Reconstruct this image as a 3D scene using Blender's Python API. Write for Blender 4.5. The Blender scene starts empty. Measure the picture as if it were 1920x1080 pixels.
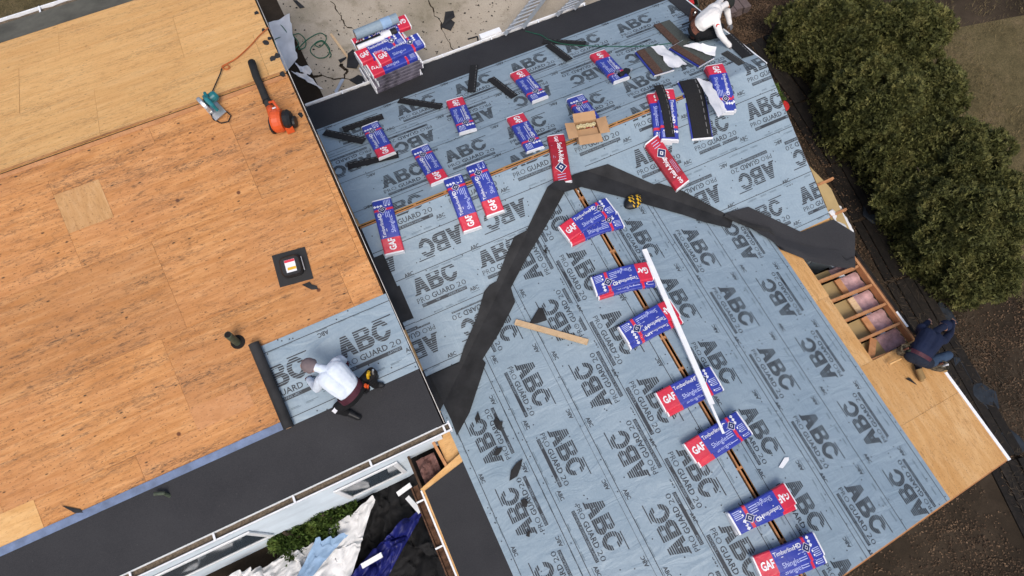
import bpy, math, random
import numpy as np
from mathutils import Vector, Matrix, noise
S = bpy.context.scene
C = S.collection
R = math.radians
random.seed(7)
# ---------------------------------------------------------------- camera, sky, sun, exposure
G = 13.7                                            # camera height over the ground (a drone)
RM = np.array([[0.90194275, -0.39463382, 0.17539506],
               [-0.43151349, -0.83971439, 0.32966021],
               [0.01718669, -0.37301997, -0.92766412]])     # columns: right, down, forward
F = 1265.0
cd = bpy.data.cameras.new('camera'); cam = bpy.data.objects.new('camera', cd); C.objects.link(cam)
cd.sensor_width = 36; cd.lens = F / 1920 * 36; cd.clip_end = 500; cd.clip_start = .1
r_, d_, f_ = RM[:, 0], RM[:, 1], RM[:, 2]
cam.matrix_world = Matrix(((r_[0], -d_[0], -f_[0], 0), (r_[1], -d_[1], -f_[1], 0), (r_[2], -d_[2], -f_[2], G), (0, 0, 0, 1)))
S.camera = cam
S.render.resolution_x = 1024; S.render.resolution_y = 576
w = bpy.data.worlds.new('World'); S.world = w; w.use_nodes = True
nt = w.node_tree; bg = nt.nodes['Background']
sky = nt.nodes.new('ShaderNodeTexSky'); sky.sky_type = 'NISHITA'; sky.sun_disc = False
sky.sun_elevation = R(55); sky.sun_rotation = R(200); sky.air_density = 1; sky.dust_density = 4; sky.ozone_density = 1
nt.links.new(sky.outputs[0], bg.inputs[0]); bg.inputs[1].default_value = .12
sl = bpy.data.lights.new('sun', 'SUN'); sun = bpy.data.objects.new('sun', sl); C.objects.link(sun)
sl.energy = 1.2; sl.angle = R(25); sl.color = (1, .96, .9)
el, az = R(55), R(200)
sun.rotation_euler = Vector((math.sin(az) * math.cos(el), math.cos(az) * math.cos(el), math.sin(el))).to_track_quat('Z', 'Y').to_euler()
S.view_settings.view_transform = 'Standard'; S.view_settings.look = 'None'; S.view_settings.gamma = 1
S.view_settings.use_curve_mapping = False
S.view_settings.exposure = 0.5
# ---------------------------------------------------------------- roof planes (metres) and the pixel-to-plane ray
PL = {'LF': ((0, -.27, 1), 5.5 - .27 * 7.47), 'LR': ((0, .27, 1), 5.5 + .27 * 7.47), 'MR': ((0, .3, 1), 3.6 + .3 * 5.65),
      'MF': ((0, -.38, 1), 3.6 - .38 * 5.65), 'WL': ((-.3, 0, 1), 3.5 - .3 * 3.735), 'WR': ((.3, 0, 1), 3.5 + .3 * 3.735)}
C0 = np.array([0, 0, G])
def ray(p): return RM @ np.array([p[0] - 960., p[1] - 540., F])
def on(pl, p, h=0.):
    n, d = PL[pl]; n = np.array(n, float); r = ray(p); t = (d + h - n @ C0) / (n @ r); return C0 + t * r
def gz(p, z=0.): r = ray(p); return C0 + r * ((z - G) / r[2])
def pz(pl, x, y): n, d = PL[pl]; return d - n[0] * x - n[1] * y
def roofz(x, y):
    if x < .03: return min(pz('LF', x, y), pz('LR', x, y))
    m = min(pz('MF', x, y), pz('MR', x, y))
    if y < 5.5: return max(m, min(pz('WL', x, y), pz('WR', x, y))) if x > -.8 else m
    return m
def rip(x, y):            # slight ripple every roofing sheet shares
    return .005 * noise.noise((x * 1.7, y * 1.7, 0)) + .003 * noise.noise((x * 5, y * 5, 3))
# ---------------------------------------------------------------- materials
def nodes(name, rough=.7, spec=.3):
    m = bpy.data.materials.new(name); m.use_nodes = True; n = m.node_tree
    b = n.nodes['Principled BSDF']; b.inputs['Roughness'].default_value = rough; b.inputs['Specular IOR Level'].default_value = spec
    return m, n, b
def add(n, t, **k):
    o = n.nodes.new(t)
    for a, v in k.items():
        if a in o.inputs.keys(): o.inputs[a].default_value = v
        else: setattr(o, a, v)
    return o
def coords(n, scale=(1, 1, 1), kind='Object', rot=(0, 0, 0)):
    tc = add(n, 'ShaderNodeTexCoord'); mp = add(n, 'ShaderNodeMapping')
    mp.inputs['Scale'].default_value = scale; mp.inputs['Rotation'].default_value = rot
    n.links.new(tc.outputs[kind], mp.inputs[0]); return mp.outputs[0]
def nz(n, vec, scale, detail=4, rough=.6, dist=0):
    o = add(n, 'ShaderNodeTexNoise', Scale=scale, Detail=detail, Roughness=rough, Distortion=dist); n.links.new(vec, o.inputs['Vector']); return o.outputs[0]
def ramp(n, fac, stops):
    o = add(n, 'ShaderNodeValToRGB'); n.links.new(fac, o.inputs[0]); e = o.color_ramp.elements
    while len(e) < len(stops): e.new(.5)
    for k, (p, c) in zip(e, stops): k.position = p; k.color = (*c, 1) if len(c) == 3 else c
    return o.outputs[0]
def mix(n, fac, a, b, mode='MIX'):
    o = add(n, 'ShaderNodeMix', data_type='RGBA', blend_type=mode)
    for s, v in ((o.inputs[0], fac), (o.inputs[6], a), (o.inputs[7], b)):
        if isinstance(v, (int, float)): s.default_value = v
        elif isinstance(v, tuple): s.default_value = (*v, 1)
        else: n.links.new(v, s)
    return o.outputs[2]
def bump(n, b, h, strength=.3, dist=.02):
    o = add(n, 'ShaderNodeBump', Strength=strength, Distance=dist); n.links.new(h, o.inputs['Height']); n.links.new(o.outputs[0], b.inputs['Normal'])
def plain(name, col, rough=.6, var=.25, sc=9, spec=.3, metal=0, bs=.15, bsc=40):
    m, n, b = nodes(name, rough, spec); v = coords(n)
    f = nz(n, v, sc, 5)
    lo = tuple(c * (1 - var) for c in col); hi = tuple(min(1, c * (1 + var)) for c in col)
    n.links.new(ramp(n, f, [(.3, lo), (.7, hi)]), b.inputs['Base Color']); b.inputs['Metallic'].default_value = metal
    if bs: bump(n, b, nz(n, v, bsc, 3), bs, .01)
    return m
def wood(name, cols, grain=(.5, 14, 14), speck=.35, wear=(.06, .04, .03), sc=1., rnd=.25, big=.8, rot=0, knots=0):
    m, n, b = nodes(name, .75, .2)
    v0 = coords(n, rot=(0, 0, rot)); oi = add(n, 'ShaderNodeObjectInfo')
    sh = add(n, 'ShaderNodeVectorMath', operation='MULTIPLY_ADD'); n.links.new(oi.outputs['Random'], sh.inputs[0])
    sh.inputs[1].default_value = (37, 53, 11); n.links.new(v0, sh.inputs[2]); v = sh.outputs[0]
    mp = add(n, 'ShaderNodeMapping'); mp.inputs['Scale'].default_value = tuple(g * sc for g in grain); n.links.new(v, mp.inputs[0])
    g = nz(n, mp.outputs[0], 1.6, 7, .7, .6)
    c = ramp(n, g, [(.25, cols[0]), (.5, cols[1]), (.75, cols[2])])
    # broad weathering
    bgn = nz(n, v, big, 5, .65)
    c = mix(n, ramp(n, bgn, [(.38, (0, 0, 0)), (.72, (.55, .55, .55))]), c, cols[3])
    # per-board tone
    hs = add(n, 'ShaderNodeHueSaturation'); n.links.new(c, hs.inputs['Color'])
    mr = add(n, 'ShaderNodeMapRange'); mr.inputs[3].default_value = 1 - rnd; mr.inputs[4].default_value = 1 + rnd * .7; n.links.new(oi.outputs['Random'], mr.inputs[0]); n.links.new(mr.outputs[0], hs.inputs['Value'])
    c = hs.outputs[0]
    # dark streaks and specks
    mp2 = add(n, 'ShaderNodeMapping'); mp2.inputs['Scale'].default_value = (2.6, 11, 11) if grain[0] < grain[1] else (11, 2.6, 11); n.links.new(v, mp2.inputs[0])
    s1 = nz(n, mp2.outputs[0], 2.4, 8, .78)
    msk = nz(n, v, 1.3, 4, .6)
    mm = add(n, 'ShaderNodeMath', operation='MULTIPLY'); n.links.new(ramp(n, s1, [(.50, (0, 0, 0)), (.66, (1, 1, 1))]), mm.inputs[0]); n.links.new(ramp(n, msk, [(.35, (.15,) * 3), (.65, (1, 1, 1))]), mm.inputs[1])
    m2 = add(n, 'ShaderNodeMath', operation='MULTIPLY'); n.links.new(mm.outputs[0], m2.inputs[0]); m2.inputs[1].default_value = speck
    c = mix(n, m2.outputs[0], c, wear)
    mp3 = add(n, 'ShaderNodeMapping'); mp3.inputs['Scale'].default_value = (1, 1.9, 1.9); n.links.new(v, mp3.inputs[0])
    s3 = nz(n, mp3.outputs[0], 26, 3, .6); m3 = add(n, 'ShaderNodeMath', operation='MULTIPLY'); n.links.new(ramp(n, s3, [(.60, (0, 0, 0)), (.68, (1, 1, 1))]), m3.inputs[0]); m3.inputs[1].default_value = speck * .8
    c = mix(n, m3.outputs[0], c, tuple(q * .7 for q in wear))
    s4 = nz(n, mp2.outputs[0], .9, 6, .7, .3); c = mix(n, ramp(n, s4, [(.42, (0, 0, 0)), (.66, (.42,) * 3)]), c, cols[0])
    if knots:
        vo = add(n, 'ShaderNodeTexVoronoi', Scale=1.7); n.links.new(v, vo.inputs['Vector'])
        c = mix(n, ramp(n, vo.outputs['Distance'], [(.035, (.9 * knots,) * 3), (.06, (0, 0, 0))]), c, (.09, .03, .018))
        vo2 = add(n, 'ShaderNodeTexVoronoi', Scale=5.5); mp4 = add(n, 'ShaderNodeMapping'); mp4.inputs['Scale'].default_value = (.6, 1.3, 1); n.links.new(v, mp4.inputs[0]); n.links.new(mp4.outputs[0], vo2.inputs['Vector'])
        c = mix(n, ramp(n, vo2.outputs['Distance'], [(.05, (.85 * knots,) * 3), (.10, (0, 0, 0))]), c, (.03, .02, .017))
        # dirty rows along the courses
        mp5 = add(n, 'ShaderNodeMapping'); mp5.inputs['Scale'].default_value = (.35, 3.2, 1); n.links.new(v, mp5.inputs[0]); rw = nz(n, mp5.outputs[0], 1.6, 3, .6); mg = add(n, 'ShaderNodeMath', operation='MULTIPLY')
        n.links.new(ramp(n, rw, [(.52, (0, 0, 0)), (.66, (1, 1, 1))]), mg.inputs[0]); n.links.new(ramp(n, nz(n, mp2.outputs[0], 5, 6, .8), [(.47, (0, 0, 0)), (.60, (.9 * knots,) * 3)]), mg.inputs[1]); c = mix(n, mg.outputs[0], c, (.085, .055, .038))
    n.links.new(c, b.inputs['Base Color']); bump(n, b, s1, .25, .01)
    return m
M = {}
M['ply'] = wood('weathered_orange_plywood', [(.37, .148, .042), (.525, .25, .092), (.69, .385, .17), (.45, .21, .095)], speck=.95, grain=(.7, 9, 9), rnd=.16, knots=1)
M['ply_pale'] = wood('pale_plywood', [(.64, .335, .12), (.76, .445, .175), (.83, .53, .25), (.67, .35, .125)], speck=.6, grain=(.5, 7, 7), wear=(.22, .10, .04), rnd=.05, knots=.45)
M['ply_patch'] = wood('patch_plywood', [(.40, .21, .08), (.52, .30, .13), (.58, .37, .19), (.42, .22, .10)], speck=.7, grain=(9, .8, 9), wear=(.12, .06, .03), rnd=.03)
M['ply_pinkish'] = wood('pinkish_strand_board', [(.40, .18, .07), (.53, .26, .115), (.60, .33, .17), (.44, .20, .08)], speck=.7, grain=(3, 4, 4), rnd=.03)
M['osb'] = wood('gold_plywood', [(.52, .28, .1), (.66, .40, .17), (.70, .46, .22), (.55, .27, .08)], speck=.4, grain=(.6, 5, 5), wear=(.22, .1, .04), rnd=.1)
M['osb_y'] = wood('gold_plywood_lengthwise', [(.50, .25, .08), (.66, .39, .165), (.75, .50, .26), (.52, .27, .09)], speck=.75, grain=(4, .8, 4), wear=(.22, .1, .04), rnd=.08)
M['lumber'] = wood('orange_lumber', [(.34, .15, .06), (.48, .23, .1), (.55, .3, .15), (.4, .18, .08)], speck=.4, grain=(3, 3, 20), rnd=.12)
M['lumber_pale'] = wood('pale_lumber', [(.5, .33, .18), (.62, .44, .26), (.68, .5, .33), (.5, .34, .2)], speck=.4, grain=(3, 12, 12), rnd=.05)
M['old_wood'] = wood('old_wet_wood', [(.05, .028, .016), (.09, .05, .028), (.16, .09, .05), (.05, .03, .02)], speck=.6, grain=(2, 2, 9), rnd=.3)
M['dark_board'] = wood('black_weathered_board', [(.008, .007, .006), (.017, .014, .011), (.04, .032, .025), (.007, .006, .005)], speck=.3, grain=(5, 5, 5), rnd=.4)
m, n, b = nodes('underlayment_film', .5, .35); v = coords(n)
f1 = nz(n, v, .9, 4); f2 = nz(n, v, 30, 3)
c = ramp(n, f1, [(.3, (.208, .278, .336)), (.7, (.266, .336, .390))]); c = mix(n, .12, c, f2, 'OVERLAY'); n.links.new(c, b.inputs['Base Color'])
wv = nz(n, coords(n, (1.0, 2.6, 1), rot=(0, 0, .5)), 1.6, 3, .5, 1.0); wv2 = nz(n, coords(n, (2.8, 1.0, 1), rot=(0, 0, -.35)), 1.7, 3, .45, .8)
h = mix(n, .5, wv, wv2, 'ADD'); bump(n, b, h, .55, .05); M['film'] = m
M['ink'] = plain('black_ink', (.036, .042, .050), .55, .15, bs=0)
M['ink_grey'] = plain('grey_ink', (.085, .125, .155), .55, .15, bs=0)
m, n, b = nodes('granular_black_membrane', .85, .25); v = coords(n)
c = ramp(n, nz(n, v, 260, 2), [(.3, (.014, .014, .016)), (.7, (.040, .040, .044))]); c = mix(n, ramp(n, nz(n, v, 1.2, 5), [(.35, (0,) * 3), (.7, (.45,) * 3)]), c, (.046, .046, .049)); c = mix(n, .5, c, nz(n, v, 70, 4, .7), 'OVERLAY'); c = mix(n, ramp(n, nz(n, v, 24, 5, .75), [(.66, (0,) * 3), (.72, (.5,) * 3)]), c, (.12, .115, .11)); n.links.new(c, b.inputs['Base Color'])
bump(n, b, nz(n, v, 260, 2), .3, .004); M['membrane'] = m
M['membrane_dark'] = plain('black_valley_membrane', (.022, .022, .023), .8, .45, sc=3, bs=.25, bsc=14)
M['mossy'] = plain('weathered_grey_eave_sheet', (.105, .10, .08), .85, .3, sc=3, bs=.2)
M['release'] = plain('blue_grey_release_strip', (.12, .165, .27), .5, .3, sc=6)
M['white'] = plain('white_painted_metal', (.78, .79, .8), .35, .06, spec=.5, bs=0)
M['drip'] = plain('dull_metal_edge', (.42, .40, .37), .5, .4, sc=4, bs=0)
M['siding'] = plain('pale_siding', (.62, .70, .76), .5, .1, sc=2, bs=0)
M['gutter_dirt'] = plain('gutter_debris', (.13, .10, .07), .95, .5, sc=30, bs=.6, bsc=60)
M['rust'] = plain('rusty_gutter', (.09, .045, .025), .9, .6, sc=14, bs=.5)
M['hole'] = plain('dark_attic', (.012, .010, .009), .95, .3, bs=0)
M['glass'] = plain('window_glass', (.05, .07, .09), .08, .1, spec=.6, bs=0)
M['red'] = plain('red_wrapper', (.56, .025, .055), .38, .1, sc=5, spec=.45, bs=.8, bsc=11)
M['blue'] = plain('blue_wrapper', (.028, .045, .30), .38, .14, sc=5, spec=.45, bs=.8, bsc=11)
M['stackside'] = plain('stacked_wrapper_side', (.10, .09, .115), .5, .7, sc=5, bs=.25, bsc=16)
M['slate'] = plain('wet_slate_scrap', (.016, .021, .028), .5, .4, sc=8)
M['wrapwhite'] = plain('white_wrapper', (.72, .72, .74), .42, .08, sc=5, spec=.4, bs=.3, bsc=12)
M['red2'] = plain('crimson_wrapper', (.40, .018, .035), .35, .12, sc=5, spec=.45, bs=.8, bsc=11)
M['darkred'] = plain('dark_red_wrapper', (.27, .012, .022), .35, .12, sc=5, spec=.45, bs=.25, bsc=16)
M['navy'] = plain('navy_print', (.012, .02, .09), .4, .1, bs=0)
M['pink_print'] = plain('pale_print', (.45, .5, .75), .45, .1, bs=0)
M['shingle_black'] = plain('black_shingle', (.014, .014, .015), .9, .6, sc=120, bs=.3, bsc=150)
M['shingle_dark'] = plain('dark_grey_shingle', (.035, .037, .037), .9, .35, sc=60, bs=.3, bsc=150)
M['shingle_grey'] = plain('grey_green_shingle', (.070, .078, .070), .9, .35, sc=60, bs=.3, bsc=150)
M['shingle_brown'] = plain('brown_shingle', (.088, .05, .036), .9, .4, sc=30, bs=.3, bsc=150)
M['seal'] = plain('grey_sealant_dash', (.22, .22, .22), .6, .1, bs=0)
M['card'] = plain('brown_cardboard', (.42, .25, .13), .8, .1, sc=4, bs=0)
M['coil'] = plain('cream_nail_coil', (.55, .47, .27), .5, .2, sc=40, bs=0)
M['black'] = plain('black_plastic', (.014, .014, .015), .45, .2, bs=0)
M['rubber'] = plain('black_rubber', (.02, .02, .02), .8, .2, bs=.1)
M['orange'] = plain('orange_plastic', (.62, .09, .02), .4, .1, spec=.5, bs=0)
M['teal'] = plain('teal_plastic', (.01, .15, .17), .4, .1, spec=.5, bs=0)
M['steel'] = plain('bare_aluminium', (.6, .61, .62), .35, .1, metal=.7, bs=0)
M['yellow'] = plain('yellow_plastic', (.65, .38, .02), .5, .1, bs=0)
M['greencord'] = plain('green_cord', (.01, .10, .055), .5, .1, bs=0)
M['orangecord'] = plain('orange_cord', (.45, .12, .03), .5, .1, bs=0)
M['pipe'] = plain('green_grey_pipe', (.06, .075, .05), .6, .4, sc=15)
M['lid'] = plain('red_plastic_lid', (.5, .03, .03), .5, .15)
M['tarpwhite'] = plain('white_tarp', (.60, .60, .60), .6, .2, sc=2, bs=.7, bsc=7)
M['tarpblue'] = plain('blue_tarp', (.010, .014, .13), .45, .4, sc=3, bs=.6, bsc=7)
M['tarppale'] = plain('pale_blue_tarp', (.24, .36, .52), .6, .2, sc=3, bs=.5, bsc=6)
M['debris'] = plain('black_debris', (.008, .008, .009), .8, .6, sc=6, bs=.8, bsc=12)
M['pink'] = plain('pink_insulation', (.50, .32, .32), 1, .3, sc=8, bs=.8, bsc=12)
M['brown_ins'] = plain('brown_insulation', (.16, .085, .075), 1, .5, sc=8, bs=1, bsc=14)
M['ceiling'] = plain('tan_ceiling_board', (.36, .26, .12), .9, .2, sc=1.6, bs=.1)
M['paver'] = plain('mauve_paver', (.12, .09, .085), .9, .2)
def cloth(name, col, sc=14): return plain(name, col, .9, .18, sc=3, bs=.55, bsc=sc)
M['shirt_white'] = cloth('white_cotton', (.60, .66, .74)); M['hoodie_white'] = cloth('offwhite_fleece', (.68, .66, .64))
M['shirt_navy'] = cloth('navy_fleece', (.0075, .013, .038)); M['pants_black'] = cloth('black_cloth', (.007, .007, .008))
M['pants_navy'] = cloth('dark_navy_denim', (.010, .014, .026)); M['jeans'] = cloth('blue_denim', (.030, .055, .10)); M['beanie_grey'] = cloth('taupe_knit', (.165, .13, .135), 60); M['beanie_black'] = cloth('black_knit', (.016, .018, .016), 60)
M['skin'] = plain('skin', (.36, .19, .13), .5, .1, bs=0); M['glove'] = cloth('maroon_glove', (.09, .01, .022)); M['glove_grey'] = cloth('grey_glove', (.12, .12, .13))
M['leather'] = plain('tool_leather', (.12, .045, .028), .7, .4, sc=20); M['camo'] = plain('camo_cloth', (.10, .085, .06), .9, .9, sc=28); M['tan'] = plain('tan_boot_sole', (.27, .175, .075), .9, .2)
M['maroon'] = plain('maroon_leather', (.06, .014, .024), .6, .3)
# ground
m, n, b = nodes('bare_earth', .95, .1); v = coords(n)
c = ramp(n, nz(n, v, .5, 8, .7), [(.3, (.018, .014, .010)), (.5, (.034, .025, .017)), (.7, (.065, .048, .033))]); c = mix(n, ramp(n, nz(n, v, 30, 8, .8), [(.5, (0,) * 3), (.72, (.7,) * 3)]), c, (.016, .012, .009)); n.links.new(c, b.inputs['Base Color']); bump(n, b, nz(n, v, 60, 6), .3, .012); M['earth'] = m
m, n, b = nodes('winter_lawn', .95, .1); v = coords(n)
c = ramp(n, nz(n, v, 1.1, 8, .75), [(.3, (.075, .06, .03)), (.5, (.14, .11, .055)), (.7, (.19, .14, .08))]); c = mix(n, ramp(n, nz(n, v, 25, 5, .7), [(.4, (0,) * 3), (.7, (.6,) * 3)]), c, (.035, .034, .015)); n.links.new(c, b.inputs['Base Color']); bump(n, b, nz(n, v, 40, 5), .8, .04); M['lawn'] = m
m, n, b = nodes('stained_concrete', .85, .2); v = coords(n)
c = ramp(n, nz(n, v, .45, 7, .65), [(.3, (.22, .19, .13)), (.5, (.37, .315, .245)), (.72, (.45, .39, .31))])
c = mix(n, ramp(n, nz(n, v, 1.6, 6, .7), [(.55, (0,) * 3), (.75, (.75,) * 3)]), c, (.13, .11, .06))
c = mix(n, ramp(n, nz(n, v, 9, 8, .8), [(.62, (0,) * 3), (.7, (.8,) * 3)]), c, (.05, .043, .033)); c = mix(n, .35, c, nz(n, v, 60, 3), 'OVERLAY')
n.links.new(c, b.inputs['Base Color']); bump(n, b, nz(n, v, 50, 4), .3, .01); M['concrete'] = m
def leafmat(name, cols):
    m, n, b = nodes(name, .7, .2)
    g = add(n, 'ShaderNodeNewGeometry'); v = coords(n)
    c = ramp(n, nz(n, v, 2.6, 5, .7), [(.32, cols[0]), (.5, cols[1]), (.68, cols[2])])
    hs = add(n, 'ShaderNodeHueSaturation'); n.links.new(c, hs.inputs['Color']); mr = add(n, 'ShaderNodeMapRange'); mr.inputs[3].default_value = .55; mr.inputs[4].default_value = 1.45; n.links.new(g.outputs['Random Per Island'], mr.inputs[0]); n.links.new(mr.outputs[0], hs.inputs['Value'])
    n.links.new(hs.outputs[0], b.inputs['Base Color']); return m
M['leaf'] = leafmat('conifer_foliage', [(.034, .038, .012), (.080, .084, .025), (.155, .142, .046)])
M['leaf_bright'] = leafmat('shrub_leaf', [(.03, .055, .012), (.06, .10, .02), (.13, .17, .035)])
M['litter'] = leafmat('dead_leaves', [(.045, .026, .015), (.085, .052, .03), (.15, .095, .055)])
M['grass'] = leafmat('dry_grass', [(.06, .052, .022), (.13, .10, .045), (.20, .145, .075)])
M['bark'] = plain('grey_brown_bark', (.06, .045, .03), .9, .4)
# ---------------------------------------------------------------- object helpers
W = {}
def tag(o, label=None, cat=None, group=None, kind=None):
    if label: o['label'] = label
    if cat: o['category'] = cat
    if group: o['group'] = group
    if kind: o['kind'] = kind
    return o
def thing(name, loc, label, cat, group=None, rot=(0, 0, 0)):
    o = bpy.data.objects.new(name, None); C.objects.link(o); o.location = loc; o.rotation_euler = rot; o.empty_display_size = .2
    W[o.name] = Vector(loc); return tag(o, label, cat, group)
def O(name, V, Fc, mats, parent=None, fm=None, smooth=False, local=False, kind=None, origin=None):
    """one mesh object; V in world coordinates unless local"""
    if not isinstance(mats, (list, tuple)): mats = [mats]
    V = np.asarray(V, float).reshape(-1, 3)
    if parent is not None: org = Vector((0, 0, 0)) if local else W[parent.name]
    elif origin is not None: org = Vector(origin)
    elif kind is None: q = (V.min(0) + V.max(0)) / 2; org = Vector((q[0], q[1], V[:, 2].min()))
    else: org = Vector((0, 0, 0))
    V = V - np.array(org)
    if parent is not None and not local and parent.type == 'EMPTY' and (any(parent.rotation_euler) or parent.scale[0] != 1):
        Mi = np.array((parent.rotation_euler.to_matrix() @ Matrix.Diagonal(parent.scale)).inverted()); V = V @ Mi.T
    me = bpy.data.meshes.new(name); me.from_pydata([tuple(v) for v in V], [], [tuple(f) for f in Fc])
    for mm in mats: me.materials.append(M[mm] if isinstance(mm, str) else mm)
    if fm is not None: me.polygons.foreach_set('material_index', np.asarray(fm, 'i'))
    if smooth: me.polygons.foreach_set('use_smooth', [True] * len(me.polygons))
    me.update()
    o = bpy.data.objects.new(name, me); C.objects.link(o)
    if parent is not None: o.parent = parent; W[o.name] = org if not local else Vector((0, 0, 0))
    else: o.location = org; W[o.name] = org
    if kind: o['kind'] = kind
    return o
class MB:
    def __init__(s): s.V = []; s.F = []; s.m = []
    def add(s, V, Fc, mi=0):
        b = len(s.V); s.V += [tuple(v) for v in V]; s.F += [tuple(i + b for i in f) for f in Fc]
        s.m += (list(mi) if isinstance(mi, (list, tuple)) else [mi] * len(Fc)); return s
    def box(s, x0, x1, y0, y1, z0, z1, mi=0, mat=None):
        V = [(x0, y0, z0), (x1, y0, z0), (x1, y1, z0), (x0, y1, z0), (x0, y0, z1), (x1, y0, z1), (x1, y1, z1), (x0, y1, z1)]
        if mat is not None: V = [mat @ Vector(v) for v in V]
        return s.add(V, [(3, 2, 1, 0), (4, 5, 6, 7), (0, 1, 5, 4), (1, 2, 6, 5), (2, 3, 7, 6), (3, 0, 4, 7)], mi)
    def beam(s, a, b, wd, ht, mi=0, up=(0, 0, 1)):
        """rectangular beam a->b, its top face centred on the line"""
        a, b = Vector(a), Vector(b); d = (b - a).normalized(); u = Vector(up); r = d.cross(u).normalized(); u = r.cross(d)
        V = [p + r * sx * wd / 2 + u * sz for p in (a, b) for sx, sz in ((-1, -ht), (1, -ht), (1, 0), (-1, 0))]
        return s.add(V, [(0, 1, 2, 3), (7, 6, 5, 4), (0, 4, 5, 1), (1, 5, 6, 2), (2, 6, 7, 3), (3, 7, 4, 0)], mi)
    def tube(s, P, r, nn=8, mi=0, closed=False):
        P = [Vector(p) for p in P]; rr = r if isinstance(r, (list, tuple)) else [r] * len(P); V = []; Fc = []
        ref = Vector((0, 0, 1))
        for i, p in enumerate(P):
            t = (P[min(i + 1, len(P) - 1)] - P[max(i - 1, 0)]).normalized()
            a = t.cross(ref)
            if a.length < .05: a = t.cross(Vector((1, 0, 0)))
            a.normalize(); bb = t.cross(a)
            V += [p + (a * math.cos(k * 2 * math.pi / nn) + bb * math.sin(k * 2 * math.pi / nn)) * rr[i] for k in range(nn)]
        for i in range(len(P) - 1):
            for k in range(nn): j = (k + 1) % nn; Fc.append((i * nn + k, i * nn + j, (i + 1) * nn + j, (i + 1) * nn + k))
        Fc.append(tuple(range(nn - 1, -1, -1))); Fc.append(tuple((len(P) - 1) * nn + k for k in range(nn)))
        return s.add(V, Fc, mi)
    def lathe(s, prof, cen, axis=(0, 0, 1), nn=16, mi=0):
        ax = Vector(axis).normalized(); a = ax.orthogonal().normalized(); bb = ax.cross(a); cen = Vector(cen); V = []; Fc = []
        for r, h in prof: V += [cen + ax * h + (a * math.cos(k * 2 * math.pi / nn) + bb * math.sin(k * 2 * math.pi / nn)) * r for k in range(nn)]
        for i in range(len(prof) - 1):
            for k in range(nn): j = (k + 1) % nn; Fc.append((i * nn + k, i * nn + j, (i + 1) * nn + j, (i + 1) * nn + k))
        Fc.append(tuple(range(nn - 1, -1, -1))); Fc.append(tuple((len(prof) - 1) * nn + k for k in range(nn)))
        return s.add(V, Fc, mi)
    def prism(s, top, th, mi=0, side=None):
        """polygon of 3-D points, thickened straight down"""
        k = len(top); V = [tuple(p) for p in top] + [(p[0], p[1], p[2] - th) for p in top]
        ar = sum(top[i][0] * top[(i + 1) % k][1] - top[(i + 1) % k][0] * top[i][1] for i in range(k))
        t = tuple(range(k)) if ar > 0 else tuple(range(k - 1, -1, -1))
        Fc = [t, tuple(i + k for i in reversed(t))]
        for i in range(k):
            a, b2 = t[i], t[(i + 1) % k]; Fc.append((b2, a, a + k, b2 + k))
        return s.add(V, Fc, [mi] + [mi if side is None else side] * (len(Fc) - 1))
    def O(s, name, mats, parent=None, **k): return O(name, s.V, s.F, mats, parent, fm=s.m, **k)
def clip(poly, reg):
    """Sutherland-Hodgman, reg convex (either turn)"""
    k = len(reg); ar = sum(reg[i][0] * reg[(i + 1) % k][1] - reg[(i + 1) % k][0] * reg[i][1] for i in range(k))
    if ar < 0: reg = reg[::-1]
    out = list(poly)
    for i in range(k):
        ax, ay = reg[i]; bx, by = reg[(i + 1) % k]
        if not out: break
        inp = out; out = []
        sd = [(bx - ax) * (p[1] - ay) - (by - ay) * (p[0] - ax) for p in inp]
        for j in range(len(inp)):
            p, q = inp[j], inp[(j + 1) % len(inp)]; a, b2 = sd[j], sd[(j + 1) % len(inp)]
            if a >= 0: out.append(p)
            if (a >= 0) != (b2 >= 0): t = a / (a - b2); out.append((p[0] + (q[0] - p[0]) * t, p[1] + (q[1] - p[1]) * t))
    return out if len(out) > 2 else []
# ---------------------------------------------------------------- lettering
GL = {}
def glyph(s, off=0., sp=1.):
    k = (s, off, sp)
    if k in GL: return GL[k]
    cu = bpy.data.curves.new('t', 'FONT'); cu.body = s; cu.size = 1; cu.resolution_u = 2; cu.offset = off; cu.space_character = sp
    ob = bpy.data.objects.new('t', cu); C.objects.link(ob); dg = bpy.context.evaluated_depsgraph_get(); dg.update()
    e = ob.evaluated_get(dg); me = e.to_mesh(); me.calc_loop_triangles()
    V = np.array([v.co[:2] for v in me.vertices]); T = [tuple(t.vertices) for t in me.loop_triangles]
    e.to_mesh_clear(); bpy.data.objects.remove(ob); bpy.data.curves.remove(cu)
    x0 = V[:, 0].min(); V[:, 0] -= x0; V /= .73
    T2 = []
    for t in T:
        a, b2, c2 = V[t[0]], V[t[1]], V[t[2]]
        T2.append(t if (b2[0] - a[0]) * (c2[1] - a[1]) - (b2[1] - a[1]) * (c2[0] - a[0]) > 0 else t[::-1])
    GL[k] = (V, T2, V[:, 0].max()); return GL[k]
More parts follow.
